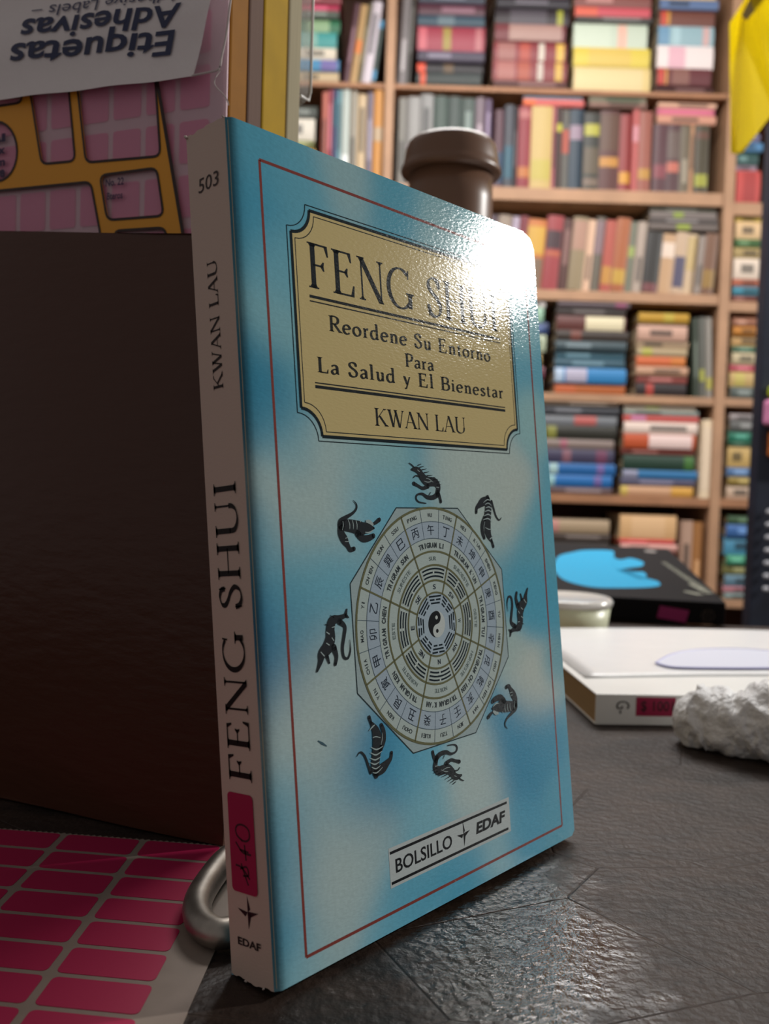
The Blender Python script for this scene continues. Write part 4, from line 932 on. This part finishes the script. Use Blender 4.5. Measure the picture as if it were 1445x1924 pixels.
# inner dividers between stacks
_pages = mat('shelf book pages', 'bba98c', .85)
ORD = 'first second third fourth fifth sixth seventh eighth ninth tenth eleventh twelfth thirteenth fourteenth fifteenth sixteenth seventeenth eighteenth nineteenth twentieth'.split()
GAIN = 1.0
def spine_book(t, h, dep, col, patches, rough=.5):
    """book mesh set: thickness t on x, height h on z, depth on y, spine at y=0; returns list of (name, MB, material)"""
    n = 5; prof = [(-t/2 + t*i/n, .0035*(((2*i/n-1)**2)) ) for i in range(n+1)]
    b = MB(); out = prof + [(t/2, dep), (t/2-.0016, dep), (t/2-.0016, .007), (-t/2+.0016, .007), (-t/2+.0016, dep), (-t/2, dep)]
    # C-shaped section extruded along the height, as quads
    k = len(out)
    for z in (0, h): b.v += [(p[0], p[1], z) for p in out]
    for i in range(k): j = (i+1) % k; b.f.append((i, j, k+j, k+i))
    for z0, rev in ((0, 1), (k, 0)):
        idx = [list(range(0, n+1)) + [n+4-1+0, ]]
        quads = [(n, n+1, n+2, n+3), (0, k-4+0, k-1, 0)]
        f1 = (n, n+1, n+2, n+3); f2 = (0, n+4, n+5, n+6); f3 = tuple(range(0, n+1)) + (n+3, n+4)
        for f in (f1, f2, f3):
            f = tuple(z0 + q for q in f); b.f.append(f[::-1] if rev else f)
    L_ = [('cover', b, mat('book cloth ' + col, col, rough, gain=GAIN))]
    if not patches and t > .008:
        z = [int(col[i:i+2], 16) for i in (0, 2, 4)]; up_ = sum(z) < 330
        tc_ = ''.join('%02x' % max(0, min(255, int(v * (1.0 if up_ else .55) + (55 if up_ else 0)))) for v in z)
        za, zb2 = rng.choice(((.25, .7), (.35, .85), (.15, .5))); g = MB(); w = t * .42
        g.grid(2, 1, lambda a, bb: (w*(a-.5), .0035*((2*a-1)*.42)**2 - .0006, h*(za + (zb2-za)*bb)))
        L_.append(('spine_title', g, mat('book print ' + tc_, tc_, .5)))
    L_.append(('page_block', MB().box(-t/2+.0017, t/2-.0017, .0075, dep-.003, .003, h-.003), _pages))
    for (f0, f1, c) in patches:
        z0, z1 = h*f0, h*f1; g = MB(); w = t*.92
        g.grid(4, 1, lambda a, bb: (w*(a-.5), .0035*((2*a-1)*.92)**2 - .0006, z0 + (z1-z0)*bb))
        L_.append(('spine_panel', g, mat('book print ' + c, c, .5, gain=GAIN)))
    return L_
used = set()
def place(L_, label, M, group):
    base = label; assert base not in used, base; used.add(base)
    r = empty('book', mat4=M, label=label, cat='book', group=group)
    for nm, b, m_ in L_: b.build(nm, m_, r)
    return r
rng = random.Random(5)
TONE = {}
def cname(c):
    r, g, b_ = [int(c[i:i+2], 16) for i in (0, 2, 4)]; mx, mn = max(r, g, b_), min(r, g, b_); s = (mx-mn)/max(1, mx)
    if s < .14: return 'white' if mx > 200 else 'light grey' if mx > 150 else 'grey' if mx > 90 else 'black'
    import colorsys; h = colorsys.rgb_to_hsv(r/255, g/255, b_/255)[0]*360
    if h < 12 or h > 345: n = 'red' if s > .45 else 'pink' if mx > 160 else 'maroon'
    elif h < 40: n = 'orange' if s > .6 and mx > 150 else 'brown' if mx < 150 else 'cream' if s < .3 else 'tan'
    elif h < 70: n = 'yellow' if s > .4 and mx > 150 else 'olive' if mx < 150 else 'cream'
    elif h < 165: n = 'green'
    elif h < 200: n = 'teal'
    elif h < 255: n = 'blue'
    elif h < 300: n = 'violet'
    else: n = 'pink' if mx > 150 else 'purple'
    return ('dark ' if mx < 95 and n not in ('maroon', 'brown', 'olive') else 'pale ' if mx > 195 and s < .4 and n not in ('cream', 'pink') else '') + n
def stack(where, lev, x0, x1, items, group=None, dz=0, y=.0):
    """books lying on one another, listed from the bottom: (thickness px, colour[, panels])"""
    z = LV[lev] + .0003 + dz; u0, u1 = sh(x0, 600)[0], sh(x1, 600)[0]
    # px columns lean with the camera's roll: take x at the stack's own height
    pyc = 890 - (LV[lev] - CAM.z)/SS
    u0, u1 = sh(x0, pyc - sum(i[0] for i in items)/2)[0], sh(x1, pyc - sum(i[0] for i in items)/2)[0]
    for k, it in enumerate(items):
        t = it[0]*SS; c = it[1]; pt = it[2] if len(it) > 2 else []
        du = rng.uniform(-.002, .003); w = (u1-u0) - .005 + rng.uniform(-.010, 0)
        L_ = spine_book(t - .0006, w, rng.uniform(.14, .17), c, pt)
        # height axis (z) -> right, thickness (x) -> up
        M = MS @ Matrix.Translation((u0 + du, .010 + y + rng.uniform(-.006, .006), z + t/2)) @ Matrix(((0, 0, 1, 0), (0, 1, 0, 0), (1, 0, 0, 0), (0, 0, 0, 1)))
        lab = '%s book, %s from the bottom, %s' % (cname(c), ORD[k], where)
        place(L_, lab, M, group or 'books lying in stacks on the bookcase'); z += t
    return z
def row(where, lev, x0, items, h=170, lean=0, dz=0, group=None, yb=.0):
    """books standing side by side from px x0: (thickness px, colour[, panels[, height px]])"""
    pyc = 890 - (LV[lev] - CAM.z)/SS; u = sh(x0, pyc)[0]; la = R_(lean)
    for k, it in enumerate(items):
        if it[1] is None: u += it[0]*SS; continue
        t = it[0]*SS; c = it[1]; pt = it[2] if len(it) > 2 else []; hh = (it[3] if len(it) > 3 else h + rng.uniform(-9, 0))*SS
        tt = (t - .0006) * math.cos(la)
        L_ = spine_book(tt, hh, rng.uniform(.14, .17), c, pt)
        zc = tt/2*math.sin(abs(la))
        M = MS @ Matrix.Translation((u + t/2, .010 + yb + rng.uniform(-.006, .006), LV[lev] + .0003 + dz + zc)) @ Matrix.Rotation(la, 4, 'Y')
        lab = '%s book, %s from the left, %s' % (cname(c), ORD[k % 20] if k < 20 else 'twenty-' + ORD[k-20], where)
        place(L_, lab, M, group or 'books standing in rows on the bookcase'); u += t
G1, G2 = '8f8a86', '2c3833'
# --- top shelf
stack('top-shelf stack beside the clear sleeve', 'L1', 560, 643, [(20, 'b7a17f'), (21, '3f7fa6', [(.55, .95, '6a5f96')]), (22, 'cfc3b0'), (28, '3f8f8c', [(.1, .5, '7ba79b')]), (24, '2f6a4a', [(.2, .75, '86a37c')]), (14, '4d564c'), (14, 'a82a4a'), (22, '7d3038'), (20, 'b09a70')])
row('leaning row left of the pale post, top shelf', 'L1', 643, [(12, '4a2730'), (14, 'ad8a5a', [(.38, .55, 'd07a3c')]), (8, '5d563c'), (18, 'c0b4bb'), (8, '454f4a', [(.05, .2, '4f8fb5'), (.85, .97, '4f8fb5')], 118)], h=150, lean=7)
row('pair right of the pale post, top shelf', 'L1', 746, [(16, '6d6666'), (8, '3f3c38')], h=170, lean=2)
stack('top-shelf stack right above the brown flask', 'L1', 784, 918, [(24, '202825', [(.06, .14, 'c04a2a')]), (20, '231e22', [(.0, .12, 'cc4a30'), (.4, .55, '5a4632')]), (20, '3e3646'), (44, '8f3040', [(.02, .14, 'b85a64'), (.38, .5, '93803c'), (.86, .96, 'a86468')]), (20, '2f4654', [(.3, .55, '5b6c74')]), (24, '4a2230'), (20, '2b3040')])
stack('top-shelf stack of mostly dark red volumes', 'L1', 930, 1074, [(14, '4a2420'), (36, '7d3638', [(.06, .3, '9a5f58'), (.34, .5, '9c4c3a'), (.60, .68, 'b5a79c'), (.84, .94, 'c09a4a')]), (35, '7e3136', [(.06, .3, '94605a'), (.36, .5, 'a4483a'), (.62, .7, 'c3b8aa'), (.86, .97, 'cda64c')]), (31, '6e3236', [(.2, .95, 'a5837a')]), (30, '2c2328', [(.2, .7, '4c454c'), (.84, .92, '9a9a3a')]), (20, '251f28'), (24, '5a3036')])
stack('top-shelf stack with yellow and mint books', 'L1', 1080, 1230, [(44, 'cdb478', [(.0, .9, 'd0bb8a')]), (35, 'cfb84c', [(.2, .75, 'ceb058')]), (46, 'bcc6b4', [(.6, .72, 'dcae9c'), (.0, .5, 'c3cdba')]), (10, '4c4a48'), (18, 'c0505a', [(.0, .3, 'd2604c')]), (26, '7c4640'), (20, '9a7050')])
stack('top-shelf stack beside the yellow sheet', 'L1', 1238, 1352, [(14, '3c1a18'), (32, '5e2c30', [(.02, .13, 'b8453c'), (.15, .2, 'c08444'), (.28, .6, '7d544c')]), (42, 'e0d2cf', [(.2, .5, 'd8a9b4')]), (36, '8fabb3', [(.0, .2, '6d92ad'), (.25, .4, 'a4c0c6'), (.8, .92, 'c9a4a0')]), (28, '6d4238', [(.04, .14, 'c04a3a'), (.15, .2, 'c89040')]), (18, '5b7096'), (20, 'd0b070')])
# --- second shelf
stack('second-shelf stack beside the clear sleeve', 'L2', 545, 596, [(20, 'b5883c'), (40, 'cf9f52'), (14, '6d7040'), (40, 'cfc6b8'), (22, '41453f')])
row('second-shelf row left of the pale post', 'L2', 600, [(11, 'b06252'), (9, '93404c'), (9, '3c4262', [(.6, .9, '2f5868')]), (7, '6f9da6'), (16, 'a8afa8', [(.0, .3, 'd8dcd8')]), (14, '8d8577'), (18, 'c0a682'), (12, '6c6270'), (18, 'bf8238', [(.45, .6, 'b39a7c')])], h=172)
row('second-shelf row behind the brown flask', 'L2', 744, [(16, '77736c'), (24, '85827f', [(.3, .45, '9d8f98')]), (25, '7d7b79'), (26, '2f3f37', [(.4, .55, '4f503c')]), (26, '2b3833', [(.4, .55, '55523c')]), (26, '33403a'), (18, '6b5b63'), (12, '5a4860')], h=166)
row('second-shelf row right of the flask', 'L2', 926, [(18, '4d2e38', [(.05, .45, '1f3a54')]), (18, '3a3c44', [(.1, .5, '275060')]), (8, '2a2224'), (24, '7d1f2a', [(.85, .95, 'a05a58'), (.12, .25, 'a8622c')]), (40, 'b59a5e', [(.1, .35, 'ad9c4a')], 150), (7, 'a8606a'), (11, '3a2622', [(.7, .8, 'b0a83c')]), (14, '54504a', [(.45, .75, 'a04a3a')]), (26, '243442', [(.62, .8, '8a7684')]), (30, '2a2a24', [(.7, .85, 'a09a3a'), (.2, .55, '544838'), (.05, .15, '6c5a4c')]),
     (38, '4f2824', [(.5, .95, '54382a'), (.3, .42, 'b07a34')]), (22, '83302f', [(.1, .25, 'c08830')]), (12, 'a84f4c', [(.6, .8, 'c08088')]), (24, '8a4c3e', [(.15, .28, 'aa7c34')]), (4, None), (26, '4c2a30', [(.2, .4, '7a3a42')], 124), (25, '4a2c30', [(.5, .9, '5d4c46'), (.3, .45, 'b06050')], 126), (19, '5e5240', [], 124), (8, 'b58663', [], 126), (26, '3d3420', [(.1, .28, '8f8f30'), (.8, .9, '5c3a2c')], 125)], h=150)
# books lying on that row, under the next board
zt2 = 152
stack('lying atop second-shelf row, below red volumes', 'L2', 978, 1098, [(13, 'c2605c', [(.0, .2, 'd66a44')]), (6, '8794a4')], dz=151*SS)
stack('lying atop second-shelf row, below yellow books', 'L2', 1102, 1216, [(9, '8a6a60'), (11, '76705e', [(.3, .9, '555a48')])], dz=151*SS)
stack('lying atop the right end of second-shelf row', 'L2', 1234, 1352, [(16, 'c08a74'), (13, 'c46a80', [(.1, .9, 'cc6f86')]), (10, 'd0a48c')], dz=127*SS)
# --- third shelf
row('third-shelf row', 'L3', 884, [(20, '6a5560'), (20, '4a3a44'), (26, '8a7a6c'), (14, 'a294a4'), (16, '6e2630'), (36, 'b56a34', [(.5, .9, 'bf943c'), (.0, .45, '74604e')]), (30, '8d3438', [(.55, .8, '3a2228'), (.45, .52, 'a8563c')]), (18, '4a2620'), (28, '857458', [(.55, .95, 'a07a68')]), (15, 'cba58a'), (18, '5c5448', [(.5, .95, '7a6468')]), (20, 'a0483a', [(.1, .35, 'b07c34')]), (26, '99552f', [(.1, .3, 'b08a34')]),
     (14, '6c6e5e', [(.5, .65, '93a05a')]), (18, 'a08f82'), (30, '2a2725', [(.0, .15, '6a3a3c')], 112), (26, 'b38f6c', [(.6, .85, 'd5bfae')], 110), (22, 'b59a80', [(.1, .6, '49435a')], 114), (20, 'bfa688', [(.4, .95, 'b8a070')], 112), (12, '8a7d74', [], 108), (24, '6e4c38', [(.1, .4, '8a6a34')], 112)], h=138, lean=4)
stack('thin pile lying atop the third-shelf row', 'L3', 1218, 1352, [(12, '6f6560', [(.4, .6, '8f9a4a')]), (10, '57504e'), (12, '7a706c', [(.35, .5, '8d9a50')]), (8, '4c4a40')], dz=117*SS)
# --- fourth shelf
stack('fourth-shelf stack half hidden by the blue paperback', 'L4', 960, 1032, [(26, '9a8a80'), (22, '6d3a48'), (28, 'a08a5a'), (32, 'a3ad94'), (22, '22355f'), (28, '6a937a', [(.8, .95, '8fb098')]), (13, 'd5ccc8')])
stack('fourth-shelf stack with the bright blue spine', 'L4', 1046, 1186, [(20, 'a85c30', [(.0, .3, 'b8603a')]), (28, '2f78ae', [(.0, .12, 'a8b8cc'), (.15, .45, 'a9a3b6')]), (16, '2d4d5c'), (16, '2f5260'), (18, '3b4a50'), (20, '322822', [(.2, .35, '6a3a30')]), (28, '5a302c', [(.42, .97, 'd3c7a6')]), (14, '332a28'), (11, '5c5054', [(.8, .95, '8a5068')])])
stack('fourth-shelf stack with the mustard book on top', 'L4', 1199, 1302, [(24, '2a2122', [(.2, .35, 'a03c34')]), (14, '86403a'), (17, 'b58c72'), (18, 'c06038', [(.7, 1, 'bf7034')]), (16, 'a38f70', [(.1, .3, 'a4a04c')]), (14, '9a8268'), (28, 'bd9684'), (6, '6a5440'), (18, 'ac8428', [(.5, .7, 'b09a3c')])])
row('slanting trio by the post, fourth shelf', 'L4', 1306, [(12, '2f382c'), (11, '5f5f58', [(.2, .35, 'a0a04a')]), (12, '8a847c', [(.1, .25, 'a8a04c')])], h=150, lean=-3)
# --- fifth shelf
stack('fifth-shelf stack with two bright blue volumes', 'L5', 1020, 1166, [(14, '5d4a4c'), (22, '1f64a4', [(.1, .2, '8ab4b8'), (.75, .85, '6a5a94')]), (22, '1d5c98', [(.1, .22, '9ab8b8'), (.75, .85, '6a5a94')]), (27, '3c3850', [(.28, .4, '7c5460'), (.75, .9, '6a3a54')]), (18, '80706a', [(.25, .35, '9c5c6a')]), (26, '26251e', [(.05, .18, '7c7c38')]), (20, '74777c', [(.42, .72, 'b3605c')]), (16, '3b3c42'), (8, '5a4a3c')])
stack('fifth-shelf stack with the dark green volume', 'L5', 1172, 1318, [(20, 'c79a78', [(.0, .1, 'c7ac58'), (.7, 1, 'cf9a44')]), (13, '4d4960'), (17, '2a6b9c', [(.0, .2, '8a8aa0')]), (28, '20392d', [(.85, .98, '3f6a30')]), (12, '6d2e26'), (28, 'b34e2a', [(.35, .95, 'ddc2bc')]), (22, 'dac4b8'), (12, 'b8504c', [(.1, .3, 'c0789a')]), (10, '88908a'), (9, 'b8a694', [(.3, .5, 'b5b07c')])])
row('standing by the post, fifth shelf', 'L5', 1316, [(20, 'e0c9aa', [(.1, .9, 'dcc6ac')])], h=150)
# --- sixth shelf
stack('sixth-shelf stack behind the cyan-splash hardback', 'L6', 1018, 1150, [(40, '5a4438'), (36, '3a2a26'), (26, '38302c'), (14, '4a3e38'), (26, 'a58f74', [(.05, .25, 'b8827a')])])
stack('sixth-shelf stack with a cream box-like top book', 'L6', 1166, 1278, [(40, 'a08a78'), (28, '8a6a5a'), (18, 'c0443c'), (14, 'd09a90'), (8, 'bf3c3e'), (46, 'd2a878', [(.2, .8, 'dab286')])])
row('standing pair by the post, sixth shelf', 'L6', 1279, [(22, 'b08f7c'), (20, '9c6a3c')], h=150)
# --- narrow right-hand bay
stack('narrow right bay, top shelf', 'L1', 1394, 1452, [(24, 'b8a088'), (20, '7a6a90'), (30, 'c3b0a0'), (28, '50708a'), (24, '9a6a50')])
stack('narrow right bay, second shelf', 'L2', 1386, 1438, [(58, 'b54844', [(.3, .8, '9c3a38')]), (12, '8a7480'), (24, '2c4a48'), (16, '4f7ca4'), (16, '6a6580')], dz=-.0195)
stack('narrow right bay, third shelf', 'L3', 1382, 1440, [(12, '6a3c34'), (16, '3f7f93'), (14, 'a8604a'), (38, 'd5c3b2'), (20, 'a08a5c'), (16, '3a5a30'), (32, 'cfae84'), (10, 'b59c4a')], dz=-.0145)
stack('narrow right bay, fourth shelf', 'L4', 1378, 1436, [(22, '4c5450'), (28, 'b89a64', [(.2, .6, 'b8a85c')]), (14, 'a84a54'), (22, 'b8a888'), (12, '40604c'), (20, 'b58f5c'), (16, 'b5762f'), (16, '8a5a44')])
stack('narrow right bay, fifth shelf', 'L5', 1372, 1432, [(26, 'c0a690'), (16, '8a7434'), (18, '4a6a94'), (40, 'bf9f62'), (8, '28503a'), (20, '1f6a54'), (20, '5a5a58'), (12, '9a9090')])
stack('narrow right bay, sixth shelf', 'L6', 1366, 1430, [(12, '7a8a88'), (12, 'a86a74'), (22, '5a7a8c'), (20, '6c6a3a'), (18, '3a8a6a'), (34, '4a8aaa'), (24, '35609a'), (16, '2c4a2c')])
stack('narrow right bay, seventh shelf', 'L7', 1366, 1430, [(24, '7a5a48'), (30, '6a4438'), (24, '9a5a48'), (40, '8c7060')])

# body of the lamp mirrored in the cover, and of two added fill lamps
def lamp_body(name, loc, aim, r, lab):
    d = (V3(aim) - V3(loc)).normalized(); q = d.to_track_quat('-Z', 'Y').to_matrix().to_4x4()
    o = empty(name, mat4=Matrix.Translation(V3(loc) - d*.004) @ q, label=lab, cat='lamp')
    MB().lathe([(0, .05), (r*.4, .05), (r*1.05, .012), (r*1.05, .004), (0, .004)], 32).build('shade', mat('white lamp shade', 'd8d8d8', .5), o, smooth=True)
lamp_body('offscreen_lamp', LAMP_A, (.2, .1, .1), .05, 'small round white lamp mirrored in the glossy cover of the blue book')
pl = empty('fill_panel', mat4=frame4(LAMP_C + UP*.02, Rh, Fh, UP), label='wide white panel lamp added out of view to light the bookcase', cat='lamp')
MB().box(-.56, .56, -.27, .27, 0, .03).build('housing', mat('white lamp shade', 'd8d8d8', .5), pl, bevel=.004)
lamp_body('offscreen_lamp', LAMP_B, (.1, -.02, 0), .25, 'wide round fill lamp added out of view above the aisle')
